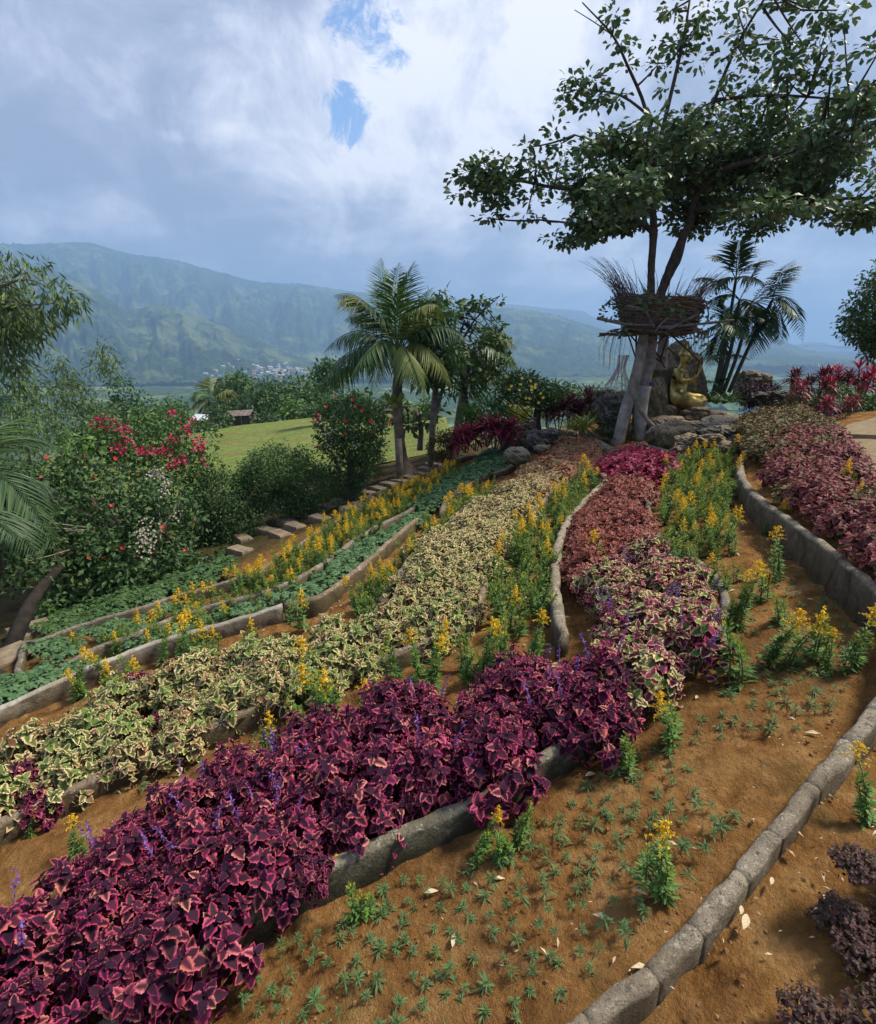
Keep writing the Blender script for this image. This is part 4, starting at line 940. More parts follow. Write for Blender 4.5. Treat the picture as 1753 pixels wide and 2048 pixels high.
for (u, v, h, k, lab) in [(1352, 1395, .25, 0, 'single goldenrod with one bright bloom on the bare soil below the mixed coleus'), (1256, 1462, .20, 5, 'thin green-tipped goldenrod left of the single bright bloom'),
        (1335, 1655, .26, 3, 'tall bushy goldenrod with drooping golden head beside the big kerb'), (1042, 1630, .15, 5, 'right one of three small green goldenrods below the burgundy row'), (1005, 1660, .15, 4, 'middle one of three small green goldenrods below the burgundy row'),
        (970, 1650, .15, 0, 'left one of three small goldenrods below the burgundy row, with yellow tip'), (668, 1730, .11, 2, 'small goldenrod with yellow tip growing out under the burgundy row'), (705, 1790, .12, 6, 'pale green goldenrod just below the burgundy row'),
        (1478, 1245, .33, 4, 'tall green goldenrod at the right tip of the mixed coleus'), (1560, 1225, .30, 1, 'goldenrod with large drooping bloom on the soil inside the right wall'), (1595, 1232, .28, 0, 'goldenrod right of the large drooping bloom inside the right wall'),
        (1728, 1225, .30, 3, 'goldenrod with wide bloom close to the right wall'), (1650, 1230, .26, 4, 'leaning green goldenrod left of the wide bloom by the right wall'), (1668, 1285, .16, 1, 'short goldenrod blooming near the ground by the right wall'),
        (1497, 1150, .33, 1, 'goldenrod with a tall golden plume in the middle of the right soil bed'), (1545, 1010, .25, 1, 'goldenrod hanging its bloom over the right wall'), (1570, 1070, .3, 3, 'goldenrod in front of the right wall face'),
        (600, 1315, .34, 1, 'taller goldenrod in bloom over the left part of the burgundy row'), (640, 1330, .34, 0, 'goldenrod in bloom right of the taller one over the burgundy row'), (150, 1340, .26, 1, 'goldenrod at the lower end of the pale kerb'), (200, 1305, .24, 0, 'goldenrod among the geranium leaves at the lower left'),
        (55, 1645, .10, 1, 'goldenrod fallen on the soil at the left edge'), (140, 1660, .18, 3, 'goldenrod blooming low on the soil by the left edge'), (1755, 1540, .2, 1, 'goldenrod cut by the right picture edge below the big kerb'), (1070, 1240, .28, 3, 'goldenrod with wide bloom at the foot of the curved stone kerb'),
        (1215, 1075, .3, 1, 'goldenrod standing in the red-brown coleus')]:
    pr = (GB+GG)[k]; hh = [.30,.33,.27,.36,.25,.30,.20][k]+.05; P = gnd(u, v, h); put(pr, (P[0], P[1], float(H(P[0], P[1]))), u*.37, (h+.03)/hh, lab, GR, 'goldenrod')

# ================================================================== SEEDLINGS, GERANIUMS, LITTER
def seed_proto(seed, w=1.0):
    r = np.random.default_rng(seed); mb = MB(); n = 24; a = np.arange(n)*2.4+r.random(n)*.8; el = np.linspace(.1, 1.35, n)+.25*r.normal(size=n); Ls = np.linspace(.028, .014, n)*(.6+.75*r.random(n))
    d = np.stack([np.cos(a)*np.cos(el), np.sin(a)*np.cos(el), np.sin(el)], 1); C = np.stack([0*a, 0*a, np.linspace(.004, .02, n)], 1)
    mb.inst(tpl_leaf(.105, .3, .6, 2, .6), frames(d, np.tile([0, 0, 1.], (n, 1)))*Ls[:, None, None], C, r.random(n)); return mb.obj('seedling', mSEE)
SEED = [seed_proto(300+i) for i in range(5)]
SG = 'goldenrod seedlings in the bare soil'
def sbed(poly, sp, lab, seed, smin=.7, smax=1.25, thr=-.08): 
    r = np.random.default_rng(seed); P = fill(poly, 0.0, sp, r=r)
    keep = fbm(P[:, 0]*1.7+3, P[:, 1]*1.7, 2) > thr; P = P[keep]; uv = proj(P)
    for p, (u, v) in zip(P, uv):
        l = next(x for f_, x in lab if f_(u, v)) if not isinstance(lab, str) else lab
        z = float(H(p[0], p[1])); put(SEED[int(r.integers(5))], (p[0], p[1], z+.012), r.random()*6.28, smin+(smax-smin)*r.random()**1.5, l, SG, 'seedling', (r.normal()*.2, r.normal()*.2))
sbed([(420,2080),(560,1900),(700,1800),(900,1735),(1040,1680),(1120,1610),(1330,1480),(1560,1480),(1620,1500),(1480,1650),(1300,1850),(1130,2000),(1060,2080)], .070,
     [(lambda u, v: v > 1880, 'small green rosette seedling in the orange soil along the bottom edge'), (zu(0, 1000), 'small green rosette seedling in the orange soil below the bare kerb'), (lambda u, v: v > 1650, 'small green rosette seedling near the big lichened kerb'), (ALW, 'small green rosette seedling on the middle slope of orange soil')], 401, thr=-.2)
sbed([(1420,1440),(1480,1330),(1560,1290),(1700,1300),(1740,1350),(1620,1470),(1500,1480),(1330,1470)], .082, 'small green rosette seedling inside the bend of the right wall', 402, .8, 1.4, -.5)
sbed([(1500,1160),(1640,1150),(1740,1230),(1740,1330),(1600,1290),(1480,1280)], .11, 'small green seedling on the upper soil under the right wall', 405, .8, 1.4, -.3)
sbed([(430,1560),(520,1480),(640,1440),(480,1480),(300,1560),(120,1680),(60,1740),(200,1620)], .14, 'small seedling in the soil strip above the burgundy row', 403)
sbed([(1000,1240),(1010,1160),(1090,1150),(1100,1220)], .13, 'small seedling between the curved stone kerb and the cream row', 404, .7, 1.1, -.3)

def ger_proto(seed):
    r = np.random.default_rng(seed); mb = MB(); n = 34; lobes = 5
    for i in range(n):
        a = i*2.4+r.random(); rr = .12*math.sqrt(i/n); c = np.array([math.cos(a)*rr, math.sin(a)*rr, .10+.05*r.random()-.2*rr]); nn = np.array([math.cos(a)*.35, math.sin(a)*.35, 1])+.25*r.normal(size=3); e1 = np.cross(nn, [0, 1, 0]); b0 = r.random()*6; s = .036*(.7+.6*r.random())
        for k in range(lobes):
            ang = b0+(k-2)*1.05; z = nn/np.linalg.norm(nn); x = e1/np.linalg.norm(e1); y = np.cross(z, x); d = x*math.cos(ang)+y*math.sin(ang)-z*.15
            mb.inst(LEAF, frames(d[None], z[None])*s*np.array([1.5, 1, 1]), c[None], r.random(1)*.2+(i*.37) % .8)
    root = mb.obj('geranium', mGER); return root
GER = [ger_proto(500+i) for i in range(3)]
bed([(-120,1420),(-20,1365),(60,1340),(200,1318),(310,1275),(400,1245),(480,1225),(420,1248),(250,1300),(100,1365),(0,1400),(-60,1450)], .12, .14, pick(GER), [(ALW, 'blue-green lobed geranium at the lower left end of its bed')], 'green geraniums in the long bed', seed=41, smin=.8, smax=1.3, cat='geranium')
bed([(400,1240),(560,1185),(640,1140),(710,1095),(775,1065),(825,1030),(860,1010),(850,1030),(790,1072),(735,1105),(690,1145),(640,1180),(560,1200),(420,1245)], .12, .14, pick(GER), [(ALW, 'blue-green lobed geranium in the middle stretch between two kerbs')], 'green geraniums in the long bed', seed=42, smin=.8, smax=1.2, cat='geranium')
bed([(830,1010),(860,985),(900,955),(940,932),(965,915),(985,900),(1010,902),(1022,918),(1010,932),(970,948),(920,970),(885,1000),(860,1015)], .13, .13, pick(GER), [(ALW, 'fresh green geranium in the upper end of the bed wrapped by the curved kerb')], 'green geraniums in the long bed', seed=43, smin=.9, smax=1.4, cat='geranium')
bed([(60,1330),(250,1262),(330,1232),(400,1205),(330,1200),(180,1250),(70,1290)], .12, .22, pick(GER), [(ALW, 'sparse geranium between the lowest and the middle kerb')], 'green geraniums in the long bed', seed=44, smin=.6, smax=1.1, cat='geranium')
LP = []
for i in range(3):
    o = bpy.data.objects.new('leafy_plant', GER[i].data.copy()); COL.objects.link(o); o.data.materials[0] = mDGR; LP.append(o)
bed([(60,1290),(182,1240),(342,1188),(470,1145),(480,1105),(400,1130),(250,1185),(80,1245)], .10, .20, pick(LP), [(zu(-99,300), 'low leafy plant between the lowest kerb and the dark hedge'), (ALW, 'low leafy plant between the goldenrods and the stepping stones')], 'low leafy plants by the lowest kerb', seed=45, smin=.7, smax=1.3, cat='ground plant')
# fallen bits
mb = MB(); r = np.random.default_rng(9); n = 6500
X = r.uniform(-1.6, 3.2, n); Y = r.uniform(.6, 5.2, n); keep = fbm(X*1.2, Y*1.2+5, 3)+.12*r.normal(size=n) > .02; X = X[keep]; Y = Y[keep]; n = len(X)
a = r.random(n)*6.28; d = np.stack([np.cos(a), np.sin(a), .12*r.normal(size=n)], 1)
mb.inst(tpl_leaf(.16, .5, .2, 1), frames(d, np.tile([0, 0, 1.], (n, 1))+.5*rvec(n))*((.012+.050*r.random(n)**4)[:, None, None]), np.stack([X, Y, H(X, Y)+.012+.02*fbm(X*19, Y*19, 2)], 1), r.random(n))
tag(mb.obj('leaf_litter', mDEAD), 'straw-coloured bits of leaf and stem scattered on the orange soil', 'litter', None, 'stuff')
mb = MB(); n = 9000; X = r.uniform(-1.6, 3.4, n); Y = r.uniform(.6, 5.5, n); V0 = np.array([(1,0,0),(-1,0,0),(0,1,0),(0,-1,0),(0,0,1),(0,0,-1)], float)
mb.inst((V0, [(0,2,4),(2,1,4),(1,3,4),(3,0,4),(2,0,5),(1,2,5),(3,1,5),(0,3,5)], np.zeros(6)), frames(rvec(n), rvec(n))*((.0025+.008*r.random(n)**4)[:, None, None]), np.stack([X, Y, H(X, Y)+.01], 1), r.random(n))
tag(mb.obj('soil_crumbs', simple('soil_crumb', (.13,.06,.022), (.27,.14,.055), 40, .95, 0)), 'small clods of orange earth on the beds', 'soil', None, 'stuff')
DL = []
for (u, v, L_, a, lab) in [(1225,1552,.14,.1,'pale dry leaf stalk lying with a star of leaves on the middle slope'),(1240,1560,.11,2.0,'crossed dry leaf on the pale stalk of the middle slope'),(850,1795,.05,.3,'dry leaf below the bare grey kerb'),(1170,1560,.06,.4,'long dry leaf left of the crossed leaves'),(1395,1345,.05,-.6,'dry leaf just below the mixed coleus tip'),(1390,1405,.05,.8,'dry leaf right of the single bright goldenrod'),
        (355,2010,.05,1.2,'curled dry leaf at the bottom left of the soil'),(265,2025,.05,.9,'brown leaf in the bottom left corner of the soil'),(1485,1870,.07,.9,'long dry leaf on the right of the big kerb'),(1480,1840,.04,1.0,'short dry leaf right of the big kerb'),(1540,1780,.04,.9,'dry leaf in the shade right of the big kerb'),(1620,1600,.05,-.2,'cut leaf on the grass tuft right of the big kerb'),
        (1268,1790,.04,-.3,'dry leaf near the tall bushy goldenrod'),(905,1905,.05,1.4,'dry leaf between the bottom seedlings'),(1040,1640,.05,1.2,'flat pale stone-like leaf beside the three small goldenrods')]:
    P = gnd(u, v, .01); mb = MB(); mb.add(*tpl_leaf(.16, .5, .3, 3)); o = mb.obj('dry_leaf', mDEAD, smooth=True); o.location = tuple(P+[0, 0, .02]); o.scale = (L_,)*3; o.rotation_euler = (.1, .15, a-1.57); tag(o, lab, 'dry leaf', 'dry leaves on the soil')

SPARE = (PURF, VARF)
finalize('coleus', 300, ('coleus_mass', 'small-leaved red-brown and tan coleus filling the far beds'))
for q in SPARE:
    for c in list(q.children): bpy.data.objects.remove(c)
    bpy.data.objects.remove(q)
finalize('goldenrod', 300, ('goldenrod_mass', 'goldenrods standing too close together to tell apart in the far beds'))
finalize('seedling', 290, ('seedling_mass', 'more small green seedlings in the orange soil'))
finalize('ground plant', 200, ('plant_mass', 'more low leafy plants'))
finalize('geranium', 290, ('geranium_mass', 'more green geraniums in the long bed'))
# ================================================================== TREES AND SHRUBS
def bez(p0, p1, p2, n=10):
    t = np.linspace(0, 1, n)[:, None]; return (1-t)**2*p0+2*t*(1-t)*p1+t*t*p2
def flower_mesh(mat, s, seed, petals=5):
    r = np.random.default_rng(seed); mb = MB(); a = np.arange(petals)*2*math.pi/petals
    d = np.stack([np.cos(a), np.sin(a), .5+0*a], 1); mb.inst(COLF, frames(d, np.tile([0, 0, 1.], (petals, 1))+.3*rvec(petals, 0, r))*s, np.zeros((petals, 3)), r.random(petals)); return mb.mesh('flower', mat)
FL = {}
def put_flowers(parent, mat, s, pts, name='flower'):
    """pts relative to the thing"""
    k = (mat.name, s)
    if k not in FL: FL[k] = [flower_mesh(mat, s, i) for i in range(3)]
    for i, p in enumerate(pts):
        link_part(name, FL[k][i % 3], parent, p, Vector((random.gauss(0, .5), -.8+random.gauss(0, .4), .8)).to_track_quat('Z', 'Y'))
def shoot_at(blobs, uvs, Y, push=.02, rr=rng):
    """points on the camera-facing surface of the crown for given picture positions"""
    out = []
    for u, v in uvs:
        d = rayd(u, v); d = d/np.linalg.norm(d); best = None
        for b in blobs:
            c = np.array(b[:3])-EYE; q = np.array(b[3:6])*1.05; o = -c/q; dd = d/q; A = dd@dd; B = 2*o@dd; C = o@o-1; D = B*B-4*A*C
            if D > 0:
                t = (-B-math.sqrt(D))/(2*A); best = t if best is None else min(best, t)
        out.append(EYE+d*(best-push) if best else at(u, v, Y))
    return np.array(out)
def tree(name, label, cat, base, trunks, blobs, mat, tpl=LEAF, lsize=.06, per=10, rad=.12, dens=30, bark=BARK, shell=.5, up=.5, droop=-.2, thr=None, nb=30, group=None, seed=1, branches=(), flat=1.0, twig=.006, ns=1.2, cover=0, keep=None):
    r = np.random.default_rng(seed); o = empty(name, base, label, cat, group)
    for pts, ra in trunks:
        mb = MB(); P = smooth(pts, 5) if len(pts) > 2 else np.array(pts, float); n = len(P); P = P+np.stack([.15*ra[0]*fbm(np.arange(n)*.3+c, np.full(n, seed), 2) for c in range(3)], 1)
        tube(mb, P, np.interp(np.linspace(0, 1, n), np.linspace(0, 1, len(ra)), ra), 10, jit=.12); mb.obj('trunk', bark, o, smooth=True)
    for pts, ra in branches:
        mb = MB(); P = smooth(pts, 4); tube(mb, P, np.linspace(ra[0], ra[1], len(P)), 7); mb.obj('branch', bark, o, smooth=True)
    if cover: dens = cover*3.14/(.24*lsize**2)/per*(.5 if tpl is LEAFB else 1)
    C = blobpts(blobs, dens, shell, r, thr, ns)
    if keep is not None: uv = proj(C); C = C[keep(uv[:, 0], uv[:, 1], r.random(len(C)))]
    mb = MB(); leafcloud(mb, C, per, rad, lsize, tpl, up, None, droop, r=r, flat=flat); c = mb.obj('crown', mat, o); c['kind'] = 'stuff'
    if nb and (trunks or branches):
        allp = np.concatenate([smooth(p, 4) if len(p) > 2 else np.array(p, float) for p, _ in (list(branches) or [(t[0][len(t[0])//2:], 0) for t in trunks])])
        mb = MB(); idx = r.choice(len(C), min(nb, len(C)), replace=False)
        for i in idx:
            if np.linalg.norm(allp-C[i], axis=1).min() > (.9 if cat == 'tree' and len(C) > 500 else 9): continue
            k = int(np.argmin(np.linalg.norm(allp-C[i], axis=1)+.3*r.random(len(allp)))); m = (allp[k]+C[i])/2+[0, 0, -.06*np.linalg.norm(allp[k]-C[i])]
            tube(mb, bez(allp[k], m, C[i], 5), np.linspace(twig*2.2, twig, 5), 4, cap=False)
        b = mb.obj('twigs', bark, o); b['kind'] = 'stuff'
    return o
def px(Y, *uv): return [at(u, v, Y) for u, v in uv]

# ---- the big sea-almond tree with the nest
TY = 10.0
def A(u, v, Y=TY): return at(u, v, Y)
ab = [(1700,425,9,80,24),(1610,425,9.2,60,22),(1120,470,9.4,60,18),(1000,345,9.4,75,50),(955,375,9.3,40,44),(930,350,9.2,14,16),(975,440,9.3,30,22),(960,300,9.3,30,14),(1080,365,10,95,62),(1055,425,9.5,85,42),(1180,385,10,110,75),(1170,455,9.8,95,30),(1040,470,9.4,45,18),(1300,385,10.5,120,70),(1300,300,10,105,55),(1190,290,9.6,80,26),(1115,262,9.5,34,14),(1430,325,10,130,62),(1430,400,10.5,120,55),
      (1560,350,9.5,110,75),(1650,395,9,110,45),(1740,380,9,90,60),(1560,262,10,120,55),(1690,265,9,115,70),(1450,225,10.5,110,45),(1350,180,10,60,50),(1365,75,10,50,70),(1490,110,9.5,80,50),(1575,100,9,80,45),(1620,180,9,90,40),(1650,40,9,50,24),(1240,190,10,60,20),
      (1165,190,10,48,26),(1150,165,10,24,20),(1178,22,9.5,36,20),(1235,50,9.6,22,20),(1255,85,9.7,18,16),(1300,130,10,40,22),(1480,435,10,55,30),(1525,455,9.8,26,22),(1410,30,9.8,50,34),(1480,20,9.6,50,26),(1590,-20,9,90,30),(1720,440,9,50,14),(1240,425,10.2,60,45),(1380,440,10.6,60,30),(1740,150,9,60,60),(1290,235,10,60,40),
      (1270,340,12,140,60),(1450,360,12.3,170,60),(1600,320,12,160,80),(1380,260,8.6,90,40),(1240,380,8.3,90,40),(1560,420,8.2,90,24)]
almond = tree('almond_tree', 'large broad-leaved tree with flat layered dark crown growing up through the twig nest', 'tree', gnd(1245, 888),
    [(px(10.0, (1236,893),(1252,820),(1275,740),(1290,660),(1302,590)), [.10,.095,.09,.085,.08]),
     (px(10.25, (1280,880),(1283,800),(1298,730),(1307,660),(1316,600)), [.095,.11,.095,.09,.085]),
     (px(10.0, (1302,600),(1303,540),(1306,490),(1308,460)), [.062,.058,.058,.07]),
     (px(10.25, (1318,600),(1335,555),(1352,515),(1365,480),(1382,440)), [.075,.078,.10,.07,.06]),
     (px(11.2, (1322,740),(1326,700),(1332,640)), [.12,.10,.09])],
    [pblob(*b) for b in ab], mTER, LEAFB, .106, 18, .20, 40, DBARK, shell=.15, up=.9, droop=-.05, nb=700, seed=5, flat=.38, twig=.008, ns=1.6, thr=-.05, keep=lambda u, v, r: r < np.where(v < 130, .42, np.where(v < 250, .62, 1.0)),
    branches=[(px(10, (1308,465),(1285,448),(1240,425),(1160,385),(1090,372),(1000,352)), (.055,.018)), ([A(1308,462),A(1306,400),A(1310,330),A(1330,240),A(1365,90),A(1380,0)], (.06,.015)),
              ([A(1308,330),A(1292,220,10.2),A(1255,130,10),A(1225,70,9.8),A(1165,5,9.5)], (.035,.008)), ([A(1382,440,10.25),A(1395,390,10.2),A(1450,340,9.8),A(1550,310,9.4),A(1650,285,9),A(1760,240,8.8)], (.06,.02)),
              ([A(1395,390,10.2),A(1400,300,10.3),A(1430,200,10.2),A(1475,90,9.7),A(1540,-20,9)], (.045,.014)), ([A(1390,420,10.2),A(1480,410,9.8),A(1600,400,9.3),A(1760,395,8.9)], (.05,.018)),
              ([A(1310,350),A(1240,300,9.8),A(1150,270,9.6)], (.03,.01)), ([A(1320,250),A(1240,190),A(1150,180)], (.025,.008)), ([A(1430,200,10.2),A(1540,190,9.6),A(1700,200,9)], (.03,.012)), ([A(1308,420),A(1220,450),A(1080,440,9.6)], (.035,.012)), ([A(1225,70,9.8),A(1190,45),A(1150,20,9.4)], (.01,.005))])
for c_ in almond.children:
    if c_.name in ('trunk', 'trunk.001', 'trunk.004'): c_.data.materials[0] = MBARK
# pale-painted lower trunks are part of the tree
for pts, ra in (([(1233,896,10.0),(1252,820,9.98),(1264,782,9.98)], (.106,.098)), ([(1281,884,10.2),(1283,820,10.2),(1290,772,10.2)], (.102,.112))):
    mb = MB(); tube(mb, smooth([at(*p) for p in pts], 6), np.linspace(ra[0], ra[1], 13), 14, jit=.05); mb.obj('painted_trunk_base', LBARK, almond, smooth=True)
mb = MB(); tube(mb, smooth([at(1262,765,9.8), at(1272,800,9.75), at(1295,840,9.7), at(1325,868,9.6), at(1336,880,9.5)], 6), np.linspace(.045, .032, 25), 9, jit=.25); mb.obj('aerial_root', BARK, almond, smooth=True)
mb = MB(); box(mb, at(1302,768,10.05), (.05,.03,.07)); mb.obj('tag', simple('blue_tag', (.01,.03,.16), (.015,.04,.2), 5, .5, 0), almond)
# nest platform
NC = at(1316, 632, 10.1); nest = empty('twig_nest', NC-[0, 0, .35], 'round platform woven of brown twigs round the forked trunks', 'nest')
r = np.random.default_rng(77); mb = MB()
for k in range(800):
    h = r.random(); a0 = r.random()*6.28; da = .5+1.1*r.random(); rr = .44+.27*h**.55+.04*r.normal(); z0 = -.26+.52*h; tl = r.normal()*.04
    a = a0+np.linspace(0, da, 8); P = NC+np.stack([np.cos(a)*(rr+.03*r.normal()), np.sin(a)*(rr*.85), z0+tl*np.linspace(-1, 1, 8)+.012*r.normal(size=8)-.05*np.cos(a)], 1)
    tube(mb, P, .006+.008*r.random(), 4, cap=False)
o = mb.obj('woven_twigs', TWIG, nest); o['kind'] = 'stuff'
mb = MB()
for k in range(150):
    a = r.random()*6.28; rr = r.random()*.62; p = NC+np.array([math.cos(a)*rr, math.sin(a)*rr*.85, -.24-.05*r.random()]); b = r.random()*6.28; q = np.array([math.cos(b), math.sin(b), .08*r.normal()])*(.2+.22*r.random()); tube(mb, [p-q, p, p+q], .008+.006*r.random(), 4, cap=False)
o = mb.obj('floor_twigs', TWIG, nest); o['kind'] = 'stuff'
mb = MB()
for k in range(190):
    if k < 75: a = math.pi+.35*r.normal()
    elif k < 120: a = 4.2+.5*r.normal()
    else: a = .15+.5*r.normal()
    L_ = (.28+.45*r.random())*(1.1 if k < 75 else .75); rr = .62+.05*r.normal(); p = NC+np.array([math.cos(a)*rr, math.sin(a)*rr*.85, .18+.1*r.random()]); w = np.array([math.cos(a)*(.15+.5*r.random()), math.sin(a)*.3, 1.0])*L_
    tube(mb, bez(p, p+w*.6, p+w*np.array([1.7, 1.3, .85]), 6), np.linspace(.006, .002, 6), 3, cap=False)
for k in range(60):
    a = (math.pi if k % 2 else 0)+.7*r.normal(); p = NC+np.array([math.cos(a)*.6, math.sin(a)*.5, -.2]); w = np.array([math.cos(a)*.35*r.random(), 0, -.25-.5*r.random()]); tube(mb, bez(p, p+[w[0]*1.3, 0, 0], p+w, 5), np.linspace(.005, .002, 5), 3, cap=False)
o = mb.obj('loose_twigs', TWIG, nest); o['kind'] = 'stuff'
for pts in ([(1195,636),(1250,648),(1310,650)], [(1320,655),(1400,648),(1468,640)], [(1255,612),(1290,622),(1308,655)], [(1335,660),(1372,640),(1398,628)], [(1350,625),(1325,645),(1310,665)]):
    mb = MB(); tube(mb, smooth(px(9.55, *pts), 5), np.linspace(.03, .018, 11), 6, jit=.3); mb.obj('branch', simple('lichened_twig', (.08,.065,.05), (.17,.145,.12), 20, .95, .3) if pts[0] == (1195,636) else bpy.data.materials['lichened_twig'], nest, smooth=True)
mb = MB(); leafcloud(mb, [at(1225,630,9.8),at(1215,622,9.9),at(1250,660,9.8),at(1335,610,9.3),at(1352,612,9.3),at(1285,600,9.4),at(1430,600,10),at(1410,650,10),at(1440,640,10.2),at(1420,690,10.4),at(1390,680,10.3),at(1300,668,9.8),at(1445,655,10.1),at(1410,625,10)], 16, .17, .085, LEAFB, .6); o = mb.obj('sprouting_leaves', mGRN, nest); o['kind'] = 'stuff'
IRON = simple('rusty_iron', (.018,.014,.012), (.07,.03,.018), 30, .7, .2)
fr = empty('iron_frame', at(1320, 800, 10.4), 'rusty angle-iron frame bracing the nest platform behind the trunks', 'frame')
for a, b in (((1255,664,9.9),(1272,716,10)), ((1254,662,9.9),(1278,690,10.1)), ((1273,664,10.1),(1273,716,10.1)), ((1339,666,9.9),(1400,722,10.2)), ((1400,722,10.2),(1393,750,10.2)), ((1330,670,10.4),(1308,695,10.2)), ((1337,668,10.3),(1321,722,10.5)), ((1306,712,10.2),(1322,724,10.4)), ((1306,706,10.2),(1330,716,10.6)), ((1336,696,10.6),(1360,716,10.8)), ((1258,660,9.9),(1345,664,9.9)), ((1258,660,10.6),(1400,658,10.6)), ((1310,700,10.2),(1330,735,10.5))):
    mb = MB(); tube(mb, [at(*a), at(*b)], .017, 4); mb.obj('bar', IRON, fr)

# ---- palms
def frond(parent, p0, p1, p2, n=44, ln=.5, mat=mFRO, hang=.45, w=.05, r=rng, rach=.014, name='frond', start=.14, spread=.75, tipf=.35):
    P = bez(np.array(p0), np.array(p1), np.array(p2), 14); mb = MB(); tube(mb, P, np.linspace(rach, rach*.25, 14), 4, tint=.3, cap=False)
    t = np.repeat(np.linspace(start, .99, n), 2); sgn = np.tile([1., -1.], n); C = np.stack([np.interp(t, np.linspace(0, 1, 14), P[:, k]) for k in range(3)], 1)
    g = np.gradient(P, axis=0); g /= np.linalg.norm(g, axis=1, keepdims=True); T = np.stack([np.interp(t, np.linspace(0, 1, 14), g[:, k]) for k in range(3)], 1)
    side = np.cross(T, [0, 0, 1.]); side /= np.maximum(np.linalg.norm(side, axis=1, keepdims=True), .15)
    prof = np.sin(np.pi*np.clip((t-start)/(1-start)*.86+.12, 0, 1))**.6*(1-(1-tipf)*t**3)
    d = side*sgn[:, None]*spread+T*(.45+.5*t)[:, None]+np.array([0, 0, -1.])*(hang*(.7+.6*r.random(2*n))*(.15+.85*(1-np.abs(T[:, 2]))))[:, None]+.10*rvec(2*n, 0, r)
    nn = np.cross(side*sgn[:, None], T)*sgn[:, None]; nn[:, 2] = np.abs(nn[:, 2])+.4
    mb.inst(tpl_leaf(w, .35, .32, 3, .3), frames(d, nn)*(ln*prof*(.85+.3*r.random(2*n)))[:, None, None], C, r.random(2*n)*.6)
    return mb.obj(name, mat, parent)
def palm(label, base, trunk, ra, crown, ends, Y, ln, mats, name='coconut_palm', n=44, hang=.45, w=.05, seed=1, dy=1.0, bark=PALMB, group=None):
    r = np.random.default_rng(seed); o = empty(name, base, label, 'palm', group); c = at(*crown, Y)
    mb = MB(); P = smooth(trunk, 8); k = len(P); rr = np.interp(np.linspace(0, 1, k), np.linspace(0, 1, len(ra)), ra)*(1+.05*(np.arange(k) % 2)); tube(mb, P, rr, 12, jit=.05); mb.obj('trunk', bark, o, smooth=True)
    for i, e in enumerate(ends):
        (cu, cv), (eu, ev) = e[:2]; d1 = e[2] if len(e) > 2 else r.uniform(-dy, dy); frond(o, c+[0, 0, .02*r.random()], at(cu, cv, Y+d1*.5), at(eu, ev, Y+d1), n, ln*(.85+.3*r.random()), mats[i % len(mats)], hang*(.7+.6*r.random()), w, r)
    return o
b = gnd(812, 955)
cp = palm('tall coconut palm with arching fronds and green nuts left of the dark-leaved tree', b, [b+[.12, 0, -.05], at(806,925,11.5), at(800,880,11.4), at(796,830,11.4), at(795,780,11.4), at(798,725,11.4)], [.24,.125,.10,.095,.10,.08], (797,712), [
    ((740,640),(610,800),-.8), ((690,700),(640,790),.9), ((720,615),(648,705),-.3), ((735,560),(668,592),.4), ((770,600),(762,516),.2), ((795,600),(830,522),-.3), ((810,600),(868,575),.6), ((860,600),(945,690),-.6), ((850,640),(905,780),-.9), ((770,630),(700,760),-1.3),
    ((780,590),(800,525),-.8), ((830,620),(900,640),1.0), ((760,610),(720,600),-1), ((800,640),(850,800),-1.6), ((760,650),(745,790),-1.2), ((745,600),(690,640),1.4), ((790,600),(775,540),.9), ((720,660),(655,745),-1.0), ((830,590),(875,610),-.9)], 11.4, .62, [mFRO, mFRO, mFROM, mFROY, mFRO], hang=.8, w=.032, n=58, seed=4)
mb = MB(); 
for (u, v) in ((788,794),(799,800),(780,803),(791,812),(804,792),(775,794)):
    import bmesh
    bm = bmesh.new(); bmesh.ops.create_icosphere(bm, subdivisions=2, radius=.06); V = np.array([x.co[:] for x in bm.verts]); Fc = [tuple(x.index for x in f.verts) for f in bm.faces]; bm.free()
    m2 = MB(); m2.add(V*[1, 1, 1.2]+at(u, v, 11.15), Fc); m2.obj('coconut', simple('green_coconut', (.16,.20,.03), (.26,.30,.05), 6, .5, 0), cp, smooth=True)
b = at(915, 880, 14)
palm('second coconut palm behind the almond branches right of the dark-leaved tree', b, [b, at(917,850,14), at(925,800,14), at(935,740,14), at(945,700,14)], [.12,.10,.095,.09,.08], (948,690), [
    ((990,620),(1035,700)), ((1000,660),(1042,745)), ((990,650),(1020,690)), ((900,690),(870,760)), ((985,690),(1010,775)), ((940,740),(935,800)), ((965,700),(985,780)),((1000,690),(1030,730))], 14, .75, [mFROY, mFRO, mFRO], hang=.9, w=.035, n=46, seed=6, dy=1.2)
b = at(432, 866, 60)
palm('far coconut palm rising behind the grey-roofed hut on the meadow edge', b, [b, at(428,840,60), at(425,805,60)], [.3,.25,.2], (425,802), [
    ((400,770),(378,800)), ((395,790),(382,818)), ((410,765),(400,760)), ((425,770),(420,750)), ((440,765),(450,762)), ((455,770),(468,795)), ((455,790),(462,822)), ((410,800),(400,835)), ((445,800),(448,838)), ((435,768),(438,755)), ((405,780),(388,785)), ((448,775),(466,780))], 60, 1.6, [mFRO, mFROY], hang=.6, w=.06, n=26, seed=8, dy=3)
b = gnd(30, 1250); b = b+[-.6, -.4, 0]
